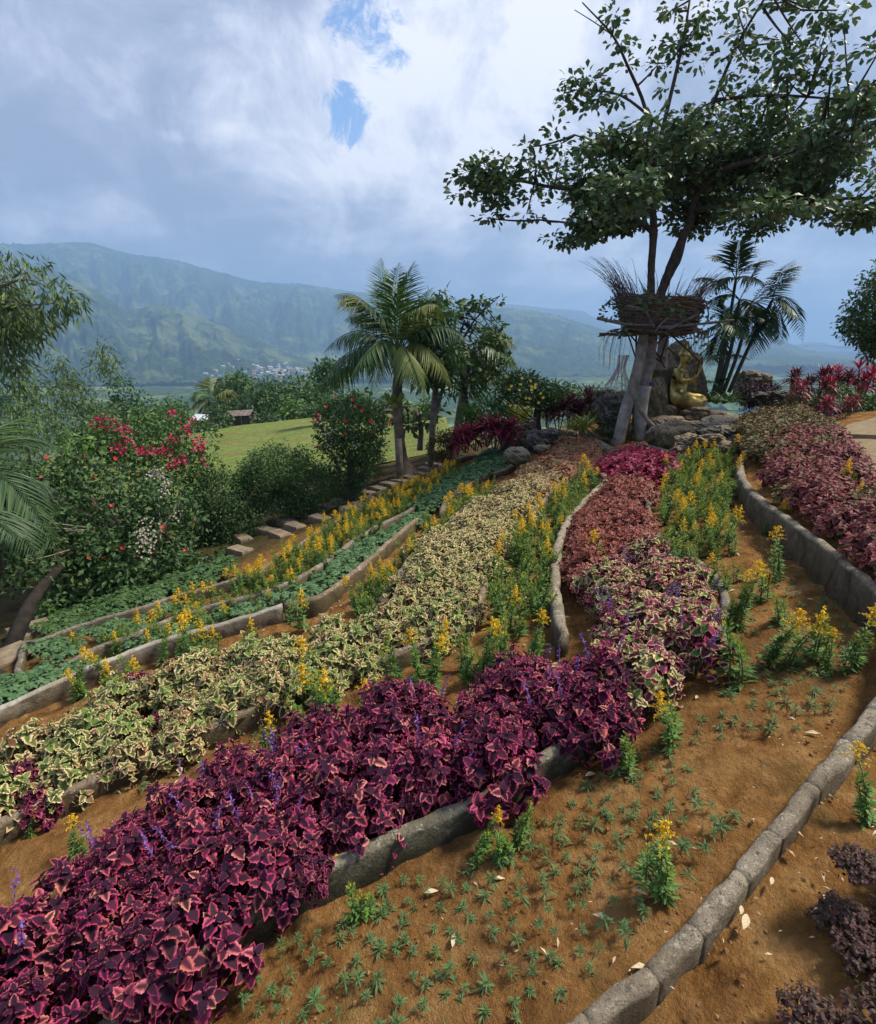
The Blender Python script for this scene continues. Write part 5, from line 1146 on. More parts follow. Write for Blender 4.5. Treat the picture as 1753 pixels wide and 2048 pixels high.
palm('feathery palm reaching in from the left edge above the dark gap', b, [b, at(-20,1150,5.2), at(-60,1050,5.0), at(-90,980,5.0)], [.12,.10,.09,.08], (-95,975), [
    ((10,860),(125,1130),-.2), ((-20,900),(118,985),.5), ((0,830),(130,900),.8), ((-60,860),(70,830),.9), ((-40,940),(80,1120),-.5), ((-80,820),(10,790),.3), ((-10,880),(130,1040),1.2), ((-100,840),(-20,760),.6), ((-50,1000),(40,1080),-.8)], 5.2, .50, [mFROM, mFROD, mFROM, mFRO], name='palm', hang=.12, w=.030, n=58, seed=11, bark=DBARK)
mb = MB(); P0 = gnd(-10, 1400); tube(mb, smooth([P0, at(12,1330,4.9), at(38,1260,5.2), at(70,1195,5.6), at(120,1130,6.2)], 5), np.linspace(.10, .05, 21), 9, jit=.2)
tag(mb.obj('leaning_trunk', simple('shadowed_bark', (.012,.010,.008), (.035,.028,.022), 10, .95, .5), loc=P0, smooth=True), 'dark bare trunk leaning across the gap at the left picture edge', 'trunk')  # shadow lying on this trunk is put into its near-black bark colour
# fan of slim clumping palms on the right
pc = empty('clumping_palm', at(1425, 800, 12.6), 'clump of slim dark feathery palms right of the golden statue', 'palm'); r = np.random.default_rng(21)
stems = [((1430,790),(1450,700),(1472,560)), ((1438,792),(1462,700),(1480,600)), ((1445,790),(1478,700),(1500,610)), ((1458,785),(1500,690),(1545,600)), ((1425,792),(1440,730),(1450,650)), ((1435,790),(1448,745),(1455,715))]
for pts in stems:
    mb = MB(); tube(mb, smooth(px(12.6, *pts), 8), np.linspace(.045, .03, 17), 7, jit=.1); mb.obj('stem', simple('dark_cane', (.02,.03,.018), (.06,.065,.035), 30, .6, 0) if pts is stems[0] else bpy.data.materials['dark_cane'], pc, smooth=True)
for (c, e) in [((1472,560),[((1450,500),(1424,515)),((1475,500),(1480,480)),((1500,520),(1545,520)),((1490,540),(1530,570)),((1450,540),(1420,590)),((1480,500),(1500,490))]),
               ((1480,600),[((1430,540),(1385,560)),((1440,570),(1430,620)),((1500,560),(1520,520)),((1510,590),(1530,650)),((1460,620),(1440,680))]),
               ((1500,610),[((1545,540),(1605,530)),((1540,570),(1600,545)),((1540,610),(1552,680)),((1510,640),(1500,700)),((1480,630),(1420,720)),((1530,600),(1575,560))]),
               ((1545,600),[((1590,570),(1606,685)),((1580,600),(1600,640)),((1560,540),(1590,520)),((1540,640),(1500,720)),((1520,640),(1490,690)),((1565,630),(1560,690))]),
               ((1450,650),[((1430,640),(1395,680)),((1440,680),(1420,735)),((1470,640),(1500,680)),((1480,620),(1530,640)),((1455,620),(1440,590))]),
               ((1455,715),[((1430,700),(1402,728)),((1470,700),(1500,720)),((1450,700),(1440,690))]), ((1432,770),[((1420,755),(1408,765)),((1440,750),(1455,760))])]:
    for a, b in e:
        k = .55 if c[1] > 700 else 1; d1 = r.uniform(-.7, .7); frond(pc, at(*c, 12.6), at(*a, 12.6+d1*.5), at(*b, 12.6+d1), 26, .46*k, mFROD if r.random() < .75 else mFRO, .16, .055, r, .012, spread=.9)
# ---- statue's neighbours, shrubs and small trees
def sh(name, label, cat, base, blobs, mat, **k): return tree(name, label, cat, base, k.pop('trunks', []), [pblob(*b) for b in blobs], mat, **k)
dt = sh('dark_leaved_tree', 'slim tree with drooping dark leaves standing right in front of the coconut palm', 'tree', gnd(862, 938), [(866,705,11.7,66,46),(862,650,11.7,44,44),(880,620,11.7,34,24),(835,740,11.6,30,26),(905,735,11.8,36,30),(880,765,11.7,40,20),(872,620,11.8,24,22),(842,680,11.5,34,30)], mDGR, tpl=tpl_leaf(.17,.3,.3,2), lsize=.16, per=12, rad=.16, cover=.9, droop=-.9, nb=50, seed=3,
   trunks=[(px(12.0, (861,942),(864,880),(868,820),(872,760),(868,690)), [.075,.07,.075,.06,.03]), (px(12.0, (866,850),(880,800),(890,760)), [.05,.04,.03])])
mb = MB(); tube(mb, [gnd(801, 965)-[0,0,.1], at(799,920,10.9), at(797,878,10.9)], [.075,.07,.075], 10, jit=.05); tag(mb.obj('wooden_post', BARK, loc=gnd(801,965), smooth=True), 'short pale cut post in front of the coconut palm trunk', 'post')
sh('almond_tree', 'smaller layered tree with pale green tips between the coconut palm and the yellow-flowered tree', 'tree', at(937,890,13), [(955,612,13,52,14),(985,598,13,24,9),(905,625,13.2,44,22),(965,655,13,46,18),(1000,682,13,30,12),(935,690,13,50,20),(1010,722,13,30,9),(960,745,13,50,18),(900,700,13.4,40,30),(1000,765,13,40,14),(925,775,13,40,16)], mGRN, tpl=LEAFB, lsize=.12, per=10, rad=.17, dens=26, droop=-.05, up=.9, flat=.5, nb=80, seed=9, shell=.2, bark=DBARK,
   trunks=[(px(13, (940,885),(938,830),(928,770),(915,700),(930,640)), [.06,.055,.045,.035,.02])], branches=[(px(13, (915,700),(950,640),(1000,592)), (.03,.008)), (px(13,(925,760),(960,740),(1020,725)), (.03,.01))])
sh('almond_tree', 'low spreading tree whose big leaves hang behind the coconut trunk above the meadow', 'tree', at(835,880,14), [(760,815,14,70,16),(840,830,14,50,18),(730,800,14,30,12),(815,850,14,18,14),(700,812,14.5,36,10)], mDGR, tpl=LEAFB, lsize=.17, per=9, rad=.22, dens=22, droop=-.3, up=.9, nb=40, seed=10, trunks=[(px(14, (840,900),(842,850),(830,820)), [.08,.06,.04])])
topi = [(700,845,9.6,72,50),(705,895,9.6,66,30),(690,820,9.6,50,26),(700,940,9.7,40,34),(702,985,9.8,27,34)]
tb = sh('flowering_bush', 'vase-shaped clipped bush with orange-red and white flowers beside the stepping stones', 'bush', gnd(705, 1008), topi, mDGR, tpl=tpl_leaf(.22,.3,.2,1), lsize=.062, per=11, rad=.10, cover=1.1, droop=.0, up=.7, seed=12, shell=.75, nb=0, trunks=[(px(9.9, (703,1012),(702,960),(700,900)), [.10,.08,.05])])
B = [pblob(*b) for b in topi]; o0 = np.array(tb.location)
put_flowers(tb, mHIB, .040, shoot_at(B, [(672,792),(712,815),(640,830),(637,838),(628,845),(692,843),(741,842),(692,868),(636,895),(663,910),(725,822),(652,815),(745,872),(780,845),(706,800)], 9.2, .03)-o0)
put_flowers(tb, mWHT, .018, shoot_at(B, [(655+random.gauss(0, 8), 870+random.gauss(0, 18)) for _ in range(26)]+[(712+random.gauss(0, 5), 888+random.gauss(0, 5)) for _ in range(9)]+[(675+random.gauss(0, 6), 925+random.gauss(0, 9)) for _ in range(14)]+[(640+random.gauss(0, 5), 850+random.gauss(0, 9)) for _ in range(10)], 9.2)-o0, 'small_flower')
sh('shrub', 'yellow-green shrub glowing between the round bush and the vase-shaped bush', 'shrub', at(660,990,10.6), [(655,960,10.6,26,36),(740,925,11.5,26,30),(665,1000,10.4,24,20)], mBGR, lsize=.06, per=9, rad=.1, cover=.8, seed=13, nb=0, shell=.6)
sh('round_shrub', 'round small-leaved shrub on a short trunk left of the vase-shaped bush', 'shrub', gnd(580, 1056), [(555,945,9.3,80,50),(600,975,9.2,55,45),(510,975,9.2,50,45),(560,1005,9.1,70,22)], mDGR, tpl=tpl_leaf(.24,.3,.2,1), lsize=.046, per=14, rad=.10, cover=1.0, seed=14, shell=.7, nb=12, trunks=[(px(9.1, (580,1060),(578,1030),(570,990)), [.055,.05,.04])])
sh('round_shrub', 'wider darker shrub on a pale stem between the red-flowered hedge and the round shrub', 'shrub', gnd(420, 1105), [(430,1000,8.8,75,50),(470,1040,8.6,55,45),(390,1035,8.6,50,50),(440,1075,8.5,50,22)], mDGR, tpl=tpl_leaf(.24,.3,.2,1), lsize=.050, per=14, rad=.11, cover=1.0, seed=15, shell=.7, nb=12, trunks=[(px(8.5, (420,1112),(415,1075),(410,1040)), [.07,.06,.05])])
hb = [(15,1130,5.9,70,60),(50,1060,6.4,60,50),(-40,1060,6,60,60),(120,1235,6.1,55,26),(215,1212,6.35,60,28),(310,1178,6.7,60,28),(395,1140,7.2,50,24),(60,1235,6.0,30,26),(450,1105,7.6,40,18),(235,1010,7.4,95,80),(330,1040,7.4,70,80),(160,1000,7.4,70,90),(260,1110,6.9,110,80),(180,1120,6.7,80,90),(340,1130,7.0,60,50),(130,1080,6.8,60,80),(250,1195,6.4,100,40),(150,1210,6.2,60,40),(100,980,7.4,50,60),(60,1060,6.9,50,70),(30,1000,7,60,80)]
hg = sh('hibiscus_hedge', 'tall dark hedge with red and pale pink flowers filling the left side', 'hedge', at(230,1240,6.6), hb, mDGR, tpl=tpl_leaf(.26,.3,.25,1), lsize=.082, per=11, rad=.13, cover=.8, seed=16, shell=.7, nb=60, thr=-.16, ns=2.0, trunks=[(px(7, (230,1240),(235,1150),(240,1060)), [.06,.05,.03]), (px(7, (300,1200),(310,1120),(320,1060)), [.05,.04,.03])])
B = [pblob(*b) for b in hb]; o0 = np.array(hg.location)
put_flowers(hg, mHIB, .034, shoot_at(B, [(92,915),(174,913),(192,955),(230,918),(268,972),(280,950),(225,1012),(245,1095),(310,1107),(372,1100),(388,1045),(344,1072),(327,1055),(180,1115),(208,1117),(330,1062),(85,955)], 6.8, .04)-o0)
put_flowers(hg, mWHT, .017, shoot_at(B, [(312+random.gauss(0, 10), 945+random.gauss(0, 7)) for _ in range(50)]+[(292+random.gauss(0, 13), 1075+random.gauss(0, 20)) for _ in range(95)]+[(330+random.gauss(0, 6), 970+random.gauss(0, 14)) for _ in range(30)]+[(352+random.gauss(0, 8), 1030+random.gauss(0, 8)) for _ in range(12)], 6.8)-o0, 'small_flower')
bb = [(235,880,8.6,75,50),(310,870,8.9,70,55),(380,905,9,55,60),(300,925,8.5,90,40),(180,905,8.3,50,40),(410,960,8.9,40,30)]
bg = sh('bougainvillea', 'loose bougainvillea with deep pink bracts rising behind the dark hedge', 'shrub', at(300,1000,8.8), bb, mGRN, lsize=.08, per=9, rad=.16, cover=.6, seed=17, shell=.5, nb=70, thr=-.12, ns=1.8)
P = blobpts([pblob(u, v, Y, a, b) for u, v, Y, a, b in [(215,838,8.5,30,7),(215,855,8.4,36,6),(345,830,8.7,12,8),(381,838,8.7,9,6),(371,862,8.7,10,14),(240,888,8.2,14,9),(255,880,8.2,12,7),(395,895,8.6,14,18),(330,905,8.1,16,12),(350,880,8.5,14,10),(365,915,8.4,18,12),(300,898,8.1,34,7),(235,900,8.1,14,8),(410,925,8.6,8,6),(275,900,8.1,10,6),(345,930,8.2,20,7),(252,858,8.3,20,6),(400,885,8.6,9,10)]], 210, .3, np.random.default_rng(5))
mb = MB(); leafcloud(mb, P, 5, .05, .040, COLF, .6); o = mb.obj('pink_bracts', mBOU, bg); o['kind'] = 'stuff'
sh('shrub', 'bright big-leaved shrub at the top left of the dark hedge', 'shrub', at(165,920,8), [(165,890,8,40,22),(135,900,8,22,18)], mBGR, tpl=LEAFB, lsize=.10, per=8, rad=.13, dens=50, seed=18, nb=0)
sh('undergrowth', 'leafy low plants under the shrubs along the lower stepping stones', 'plants', gnd(400,1150), [(420,1140,7.2,60,18),(470,1115,7.6,50,16),(360,1165,6.9,60,18),(520,1095,8.1,36,10),(300,1205,6.3,50,16),(640,1030,9.2,30,8),(680,1020,9.4,24,8),(90,1215,5.9,30,16),(160,1260,5.7,50,10),(600,1055,8.8,22,7)], mGRN, lsize=.065, per=9, rad=.09, cover=.9, seed=19, nb=0, shell=.3)['kind'] = 'stuff'
sh('shrub', 'green bush left of the yellow-flowered tree above the magenta cordylines', 'shrub', at(975,870,11.6), [(975,825,11.6,48,34),(940,838,11.6,24,22),(1000,842,11.5,22,20)], mBGR, lsize=.062, per=12, rad=.1, cover=.9, seed=20, nb=6)
sh('shrub', 'pinkish-brown mottled bush right of the slim dark-leaved trunk', 'shrub', at(885,925,11.6), [(885,895,11.6,30,32),(905,880,11.7,20,20)], mDUL, lsize=.055, per=12, rad=.08, cover=.9, seed=22, nb=0)
yt = [(1060,780,11.5,58,24),(1025,772,11.5,34,24),(1105,790,11.6,40,22),(1080,805,11.4,24,16),(1010,800,11.5,18,12),(1050,760,11.6,40,14)]
yo = sh('yellow_flowered_tree', 'small tree dotted with yellow trumpet flowers behind the curved stone wall', 'tree', at(1078,880,11.5), yt, mGRN, lsize=.07, per=11, rad=.12, cover=.8, seed=23, nb=40, trunks=[(px(11.5, (1078,878),(1074,845),(1078,810)), [.10,.08,.07])], bark=DBARK)
put_flowers(yo, mYFL, .040, shoot_at([pblob(*b) for b in yt], [(1024,773),(1040,782),(1042,770),(1019,780),(1063,774),(1070,776),(1064,780),(1072,770),(1088,782),(1060,762),(1044,757),(1015,753),(998,790),(1052,797),(1060,798),(1008,804),(1087,796),(1078,806),(1016,806),(1042,788),(1083,788),(1022,812)], 11.1, .03)-np.array(yo.location))
sh('yellow_shrub', 'golden-leaved shrub under the yellow-flowered tree', 'shrub', at(1045,855,12.3), [(1045,822,12.3,30,24),(1035,840,12.2,20,16)], mYLF, lsize=.06, per=10, rad=.1, cover=.9, seed=24, nb=0)
sh('yellow_shrub', 'golden-leaved shrub right of the yellow-flowered tree above the dark red cordylines', 'shrub', at(1115,835,12.3), [(1115,808,12.3,26,16),(1100,820,12.3,14,14)], mYLF, lsize=.06, per=10, rad=.1, cover=.9, seed=25, nb=0)
sh('tree', 'round green tree top showing over the garden edge left of the bottle-shaped wire frame', 'tree', at(1160,860,19), [(1160,790,19,36,12),(1190,785,19,26,9),(1120,780,19,30,10)], mGRN, lsize=.12, per=10, rad=.2, cover=.8, seed=26, nb=12, trunks=[(px(19,(1160,860),(1158,800)), [.1,.07])])
sh('right_tree', 'leafy tree entering from the right picture edge above the red cordylines', 'tree', at(1830,830,12), [(1745,650,12,50,36),(1790,620,12,70,60),(1720,660,12,26,18),(1735,690,12,18,14),(1780,690,12,50,30),(1800,560,12,50,40)], mDGR, lsize=.085, per=12, rad=.15, cover=.9, seed=27, nb=50, bark=DBARK, trunks=[(px(12, (1810,850),(1800,760),(1790,650)), [.12,.1,.06])], branches=[(px(12, (1800,740),(1760,700),(1735,735),(1742,770)), (.02,.006))])
sh('purple_bush', 'dark purple bush among rocks right of the clumping palms', 'bush', at(1520,810,12), [(1515,792,12,30,22),(1535,778,12,22,12),(1498,800,12,18,14)], mDPU, lsize=.05, per=12, rad=.08, cover=1., seed=28, nb=0)
sh('low_bush', 'olive bush with red tips left part below the red cordylines', 'bush', at(1610,830,9.0), [(1600,808,9.4,34,22),(1570,822,9.4,24,16),(1625,820,9,26,16)], mDUL, lsize=.05, per=12, rad=.07, cover=1., seed=29, nb=0)
sh('low_bush', 'yellow-green low bush in front of the right-hand red cordylines', 'bush', at(1690,820,8.6), [(1680,800,8.8,50,24),(1730,810,8.5,40,20),(1770,808,8.4,30,24)], mGRN, lsize=.05, per=12, rad=.07, cover=1., seed=30, nb=0)
sh('ground_cover', 'dark purple ground cover spilling to the edge of the upper paving', 'plants', at(1650,850,8), [(1640,830,8.1,44,14),(1670,845,7.7,30,10),(1610,838,8.4,24,8)], mDPU, lsize=.035, per=12, rad=.05, cover=1., seed=31, nb=0)
sh('low_bush', 'dark green weeds at the left foot of the boulder ledge', 'plants', at(1330,890,9.4), [(1330,895,9.3,34,12),(1375,900,9.0,30,10),(1300,905,9.4,16,10)], mDGR, lsize=.04, per=10, rad=.07, cover=.9, seed=32, nb=0)
# cordylines, tufts
def cordy_proto(mat, seed, heads, L0=.34, w=.075):
    r = np.random.default_rng(seed); root = bpy.data.objects.new('cordyline', None); root.empty_display_size = .1; COL.objects.link(root); st = MB()
    for k in range(heads):
        a = k*2.4+r.random(); rr = .16*math.sqrt(k/max(heads, 1)); top = np.array([math.cos(a)*rr, math.sin(a)*rr, .22+.20*r.random()]); tube(st, [[top[0]*.3, top[1]*.3, -.1], top*[.8, .8, .6], top], .012, 5, cap=False)
        n = 24; b = np.arange(n)*2.4; el = np.linspace(-.15, 1.35, n)+.12*r.normal(size=n); d = np.stack([np.cos(b)*np.cos(el), np.sin(b)*np.cos(el), np.sin(el)], 1); mb = MB()
        mb.inst(tpl_leaf(w, .3, .4, 4, .42), frames(d, np.tile([0, 0, 1.], (n, 1))+.1*rvec(n, 0, r))*(L0*np.linspace(1, .6, n)*(.85+.3*r.random(n)))[:, None, None], np.tile(top, (n, 1))+np.outer(np.linspace(-.08, .05, n), [0, 0, 1]), r.random(n)); mb.obj('leaf_rosette', mat, root)
    st.obj('stem', STEM, root); return root
CM = [cordy_proto(mCOR, 600, 4), cordy_proto(mCOR, 601, 5)]; CP_ = [cordy_proto(mCORP, 602, 4), cordy_proto(mCORP, 603, 3)]; CR = [cordy_proto(mCORR, 604, 3), cordy_proto(mCORR, 605, 4)]
def cor(prs, i, u, v, Y, s, lab, g): P = at(u, v, Y); put(prs[i % 2], P, u*.7, s, lab, g, 'cordyline')
for i, (u, v, Y, s) in enumerate([(915,903,10.8,.8),(932,897,10.9,.9),(952,893,11,.9),(972,885,11,.9)]): cor(CM, i, u, v, Y, s, 'magenta cordyline in the left group, right of the pinkish-brown bush', 'magenta cordylines by the upper kerb')
for i, (u, v, Y, s) in enumerate([(990,888,10.8,1.0),(1006,885,10.7,1.05),(1020,887,10.6,.9)]): cor(CM, i+1, u, v, Y, s, 'magenta cordyline in the right group beside the tip of the geranium bed', 'magenta cordylines by the upper kerb')
for i, (u, v, Y, s) in enumerate([(1095,848,11.4,.8),(1118,852,11.2,1.0),(1138,850,11.2,1.0),(1150,838,11.5,1.0),(1175,835,11.4,1.0),(1192,832,11.5,.8),(1160,850,11.2,.8)]): cor(CP_, i, u, v, Y, s, 'dark red cordyline between the golden shrub and the dark boulder', 'dark red cordylines at the back')
for i, (u, v, Y, s) in enumerate([(1583,792,9.8,.8),(1610,796,9.8,.8),(1640,794,9.8,.85),(1665,790,9.8,.9),(1690,793,9.6,.75),(1720,795,9.5,.85),(1750,793,9.5,.9),(1785,795,9.5,.9)]): cor(CR if i in (3, 6) else CP_, i, u, v, Y, s, 'wine-red cordyline standing against the blue hills on the right', 'wine-red cordylines on the right skyline')
for i, (u, v, Y, s) in enumerate([(1596,800,8.8,.6),(1650,795,8.8,.6),(1722,793,8.2,.9),(1650,833,7.6,.5),(1700,825,7.6,.45)]): cor(CR, i, u, v, Y, s, ['small red cordyline above the dark rock','red cordyline in the middle of the olive bushes','brightest red cordyline at the front right','low pink cordyline in the purple ground cover','tiny pink cordyline above the paving'][i], 'red cordylines in front of the skyline group')
def tuft_proto(mat, name, seed, n=46, L0=.34, w=.04):
    r = np.random.default_rng(seed); a = r.random(n)*6.28; el = .5+.8*r.random(n); d = np.stack([np.cos(a)*np.cos(el), np.sin(a)*np.cos(el), np.sin(el)], 1); mb = MB()
    mb.inst(tpl_leaf(w, .3, .75, 4, .35), frames(d, np.tile([0, 0, 1.], (n, 1)))*(L0*(.6+.6*r.random(n)))[:, None, None], .04*rvec(n)*[1, 1, .1], r.random(n)); return mb.obj(name, mat)
SP_ = [tuft_proto(mSPI, 'striped_grass_tuft', 700), tuft_proto(mSPI, 'striped_grass_tuft', 701)]; DG = [tuft_proto(mDGS, 'dark_grass_tuft', 702, 60, .30, .022), tuft_proto(mDGS, 'dark_grass_tuft', 703, 60, .34, .022)]; GT = [tuft_proto(mGRN, 'strap_leaf_tuft', 704, 40, .42, .05)]
for i, (u, v, Y) in enumerate([(1140,858,10.8),(1152,862,10.6),(1165,862,10.5),(1175,855,10.6),(1188,848,10.8),(1200,840,11),(1192,830,11.3),(1208,812,11.6),(1225,800,11.9),(1248,800,11.9),(1160,850,10.9),(1180,840,11.2)]): put(SP_[i % 2], at(u, v, Y), u, .85+.3*random.random(), 'yellow-striped grass tuft between the dark red cordylines and the dark boulder', 'yellow-striped grass tufts', 'grass tuft')
for i, (u, v, Y) in enumerate([(1196,868,10.4),(1208,874,10.2),(1222,878,10.1),(1235,868,10.3),(1215,862,10.5),(1248,865,10.5),(1258,878,10.4),(1265,868,10.5)]): put(DG[i % 2], at(u, v, Y), u, .9+.3*random.random(), 'dark reed-like grass tuft at the foot of the dark boulder', 'dark grass tufts under the boulder', 'grass tuft')
for i, (u, v, Y) in enumerate([(1418,805,12),(1432,808,11.8),(1448,808,11.8),(1465,806,12),(1408,800,12.2),(1455,800,12.3)]): put(GT[0], at(u, v, Y), u, .8+.3*random.random(), 'green strap-leaved tuft at the foot of the clumping palms', 'strap-leaved tufts under the palms', 'grass tuft')
finalize('cordyline', 99, None); finalize('grass tuft', 99, None)
# ---- bamboo
for (nm, lab, bl, Y, ls, dn, sd) in [('bamboo', 'drooping bamboo branches hanging in from the upper left edge', [(-10,560,8.2,60,60),(20,640,8.4,60,60),(0,740,8.4,50,40),(30,560,8,50,26),(-20,620,8,70,60),(40,620,8,60,36),(95,600,8,45,26),(140,585,8,34,18),(158,612,8,18,14),(30,665,8,44,34),(100,640,8,34,16),(10,715,8,34,26),(62,650,8,30,22),(82,540,8,12,14),(10,510,8,20,10),(45,730,8,14,14)], 8, .14, 62, 41)]:
    sh(nm, lab, 'bamboo', at(-120,1000,Y), bl, mBAM, tpl=tpl_leaf(.10,.2,.3,1), lsize=ls, per=16, rad=.16, cover=1.1, droop=-1.3, up=.2, seed=sd, shell=.35, nb=60, thr=-.14, ns=2.2, trunks=[([at(-120,1000,Y), at(-110,760,Y), at(-60,620,Y), at(40,560,Y), at(110,580,Y)], [.04,.035,.025,.015,.006]), ([at(-140,1000,Y), at(-120,700,Y), at(-40,600,Y), at(60,610,Y), at(150,600,Y)], [.04,.03,.02,.012,.005])])
for (lab, bl, Y, sd) in [('feathery bamboo clump with one plume arching right, left of the valley view', [(60,900,19,60,60),(250,890,20,50,40),(110,750,20,34,40),(160,790,20,50,60),(200,720,20,24,28),(222,700,20,20,16),(215,735,20,20,22),(150,830,20,60,50),(190,850,20,50,40)], 20, 42),
                         ('broad bamboo clump low at the left behind the palm fronds', [(40,760,17,40,36),(60,810,17,50,50),(20,850,16,60,50),(100,860,17,50,40)], 17, 43), ('dark bushy tree right of the arching bamboo plume', [(240,770,24,22,14),(262,800,24,28,20),(235,830,24,40,30),(275,820,24,20,10),(300,850,26,40,26)], 24, 44)]:
    sh('bamboo_clump' if sd != 44 else 'bushy_tree', lab, 'bamboo' if sd != 44 else 'tree', at(bl[1][0], 930, Y), bl, mBAM if sd != 44 else mDGR, tpl=tpl_leaf(.12,.2,.3,1) if sd != 44 else LEAF, lsize=.17, per=16, rad=.32, cover=.6, droop=-1.0 if sd != 44 else -.2, up=.3, seed=sd, shell=.45, nb=0, twig=.012, trunks=[([at(bl[1][0], 930, Y), at(bl[0][0], bl[0][1]+30, Y)], [.06,.03])])
# ---- trees at and beyond the meadow edge
def far_tree(lab, u, vt, vb, w, Y, mat, seed, ls=.5, tr=True, name='tree', grp=None):
    h = vb-vt; s = Y/F; r = np.random.default_rng(seed); bl = [(u+r.normal()*w*.2, vt+h*(.32+.3*r.random()), Y+r.normal()*.5, w*(.28+.14*r.random()), h*(.22+.1*r.random())) for _ in range(6)]+[(u, vt+h*.4, Y, w*.4, h*.34)]
    base = at(u, vb+h*.25, Y)
    return sh(name, lab, 'tree', base, bl, mat, lsize=ls, per=11, rad=.9*s*18, cover=.65, seed=seed, nb=10, twig=.02, shell=.5, trunks=[([base, at(u, vt+h*.45, Y)], [.012*w*s*3, .006*w*s*3])] if tr else [], group=grp, thr=-.2, ns=.35)
FT = [('dense dark mango tree left of the bright round tree beyond the meadow', 522,762,852,86,62,mDGR,61),('bright green round tree highest behind the meadow crest', 575,752,850,90,68,mGRN,62),('green tree right of the bright round tree on the meadow crest', 612,765,850,70,66,mGRN,63),('dark tree behind the left fronds of the coconut palm', 655,715,790,56,40,mDGR,64),
      ('tall thin pale-stemmed tree standing alone above the brown-roofed hut', 478,738,850,46,75,mGRN,65),('slim young tree with white stem between the two huts', 440,808,860,34,54,mGRN,66),('banana-like light shrub left on the meadow crest', 590,800,850,40,58,mBGR,67),('low bush on the meadow crest', 625,812,850,46,56,mDGR,68),
      ('dark bush under the coconut fronds on the meadow crest', 668,800,846,60,54,mDGR,69),('dark bush right of the crest behind the vase-shaped bush', 720,800,846,70,50,mDGR,70),('bushy growth left of the grey-roofed hut', 340,815,880,70,50,mGRN,71),('grey-green tree in the valley left of the far palm', 350,800,850,60,110,mGRN,72),
      ('dark green tree behind the far coconut palm', 452,785,840,56,90,mDGR,73),('tree in the valley behind the huts', 500,790,850,60,95,mGRN,74),('low green tree right of the bamboo', 300,815,870,60,60,mGRN,75),('dark hedge tree behind the coconut trunk', 780,800,845,60,46,mDGR,76),('leafy bush at the right end of the meadow', 850,800,860,50,30,mGRN,77),
      ('small dark bush beside the brown-roofed hut', 530,825,866,30,56,mDGR,78),('bush under the far coconut palm', 405,845,885,44,50,mDGR,79)]
for f in FT: far_tree(*f, ls=.010*f[5]*.75)
vg = np.random.default_rng(90)
for k in range(34):
    Y = vg.uniform(120, 330); u = vg.uniform(180, 720); far_tree('hazy green tree on the slope between the meadow and the village', u, 0, 0, 0, Y, mGRN, 0) if False else None
mb = MB(); C = []; 
for k in range(1700):
    Y = 130*10**(vg.random()*.95); u = vg.uniform(-100, 900); x = (u-CU)/F*Y*1.02; rr = math.hypot(x, Y); 
    fz = -112+18*float(fbm(np.array(x/300), np.array(Y/300), 3))+.010*max(rr-900, 0)+7*float(fbm(np.array(x/45), np.array(Y/45), 3)); z = max(float(Hg(x, Y))-.5, fz)
    if float(fbm(np.array(x/90), np.array(Y/90), 3)) < -.03 and rr > 300: continue
    C.append((x, Y, z, 4+5*vg.random()))
for x, y, z, s in C:
    n = 9 if y < 400 else 5; off = rvec(n)*s*.5*[1, 1, .7]; P = off+[x, y, z+s*.7]; k = 54 if y < 400 else 18
    leafcloud(mb, P, k//3, s*.32, s*(.11 if y < 400 else .26), LEAF, .8, svar=.3)
tag(mb.obj('valley_woodland', mDGR), 'hazy woodland of small trees spread over the valley floor', 'woodland', None, 'stuff')
# ================================================================== STATUE
GOLD = NT('gold_paint'); p = GOLD.objco(); c = GOLD.ramp(GOLD.noise(p, 7, 5, .65), [(.35, (.13,.09,.03)), (.5, (.36,.27,.085)), (.68, (.60,.48,.19))]); GOLD = GOLD.out(c, GOLD.mr(GOLD.noise(p, 12, 4), .3, .7, .32, .6), GOLD.bump(GOLD.noise(p, 30, 5, .6), .35, .02), .85)
def skin_obj(name, verts, edges, radii, mat, parent, root=0, sub=2):
    me = bpy.data.meshes.new(name); me.from_pydata([tuple(v) for v in verts], edges, []); o = bpy.data.objects.new(name, me); COL.objects.link(o); o.parent = parent
    m = o.modifiers.new('skin', 'SKIN'); sk = me.skin_vertices[0].data
    for i, r_ in enumerate(radii): sk[i].radius = (r_, r_) if not hasattr(r_, '__len__') else r_; sk[i].use_root = (i == root)
    s = o.modifiers.new('sub', 'SUBSURF'); s.levels = s.render_levels = sub; m.use_smooth_shade = True; me.materials.append(mat); return o
SB = at(1352, 811, 11.6)
st = empty('golden_statue', SB, 'gold-painted seated figure with joined hands and pointed headdress on a pile of stones', 'statue'); st.rotation_euler = (0, 0, R(-36))
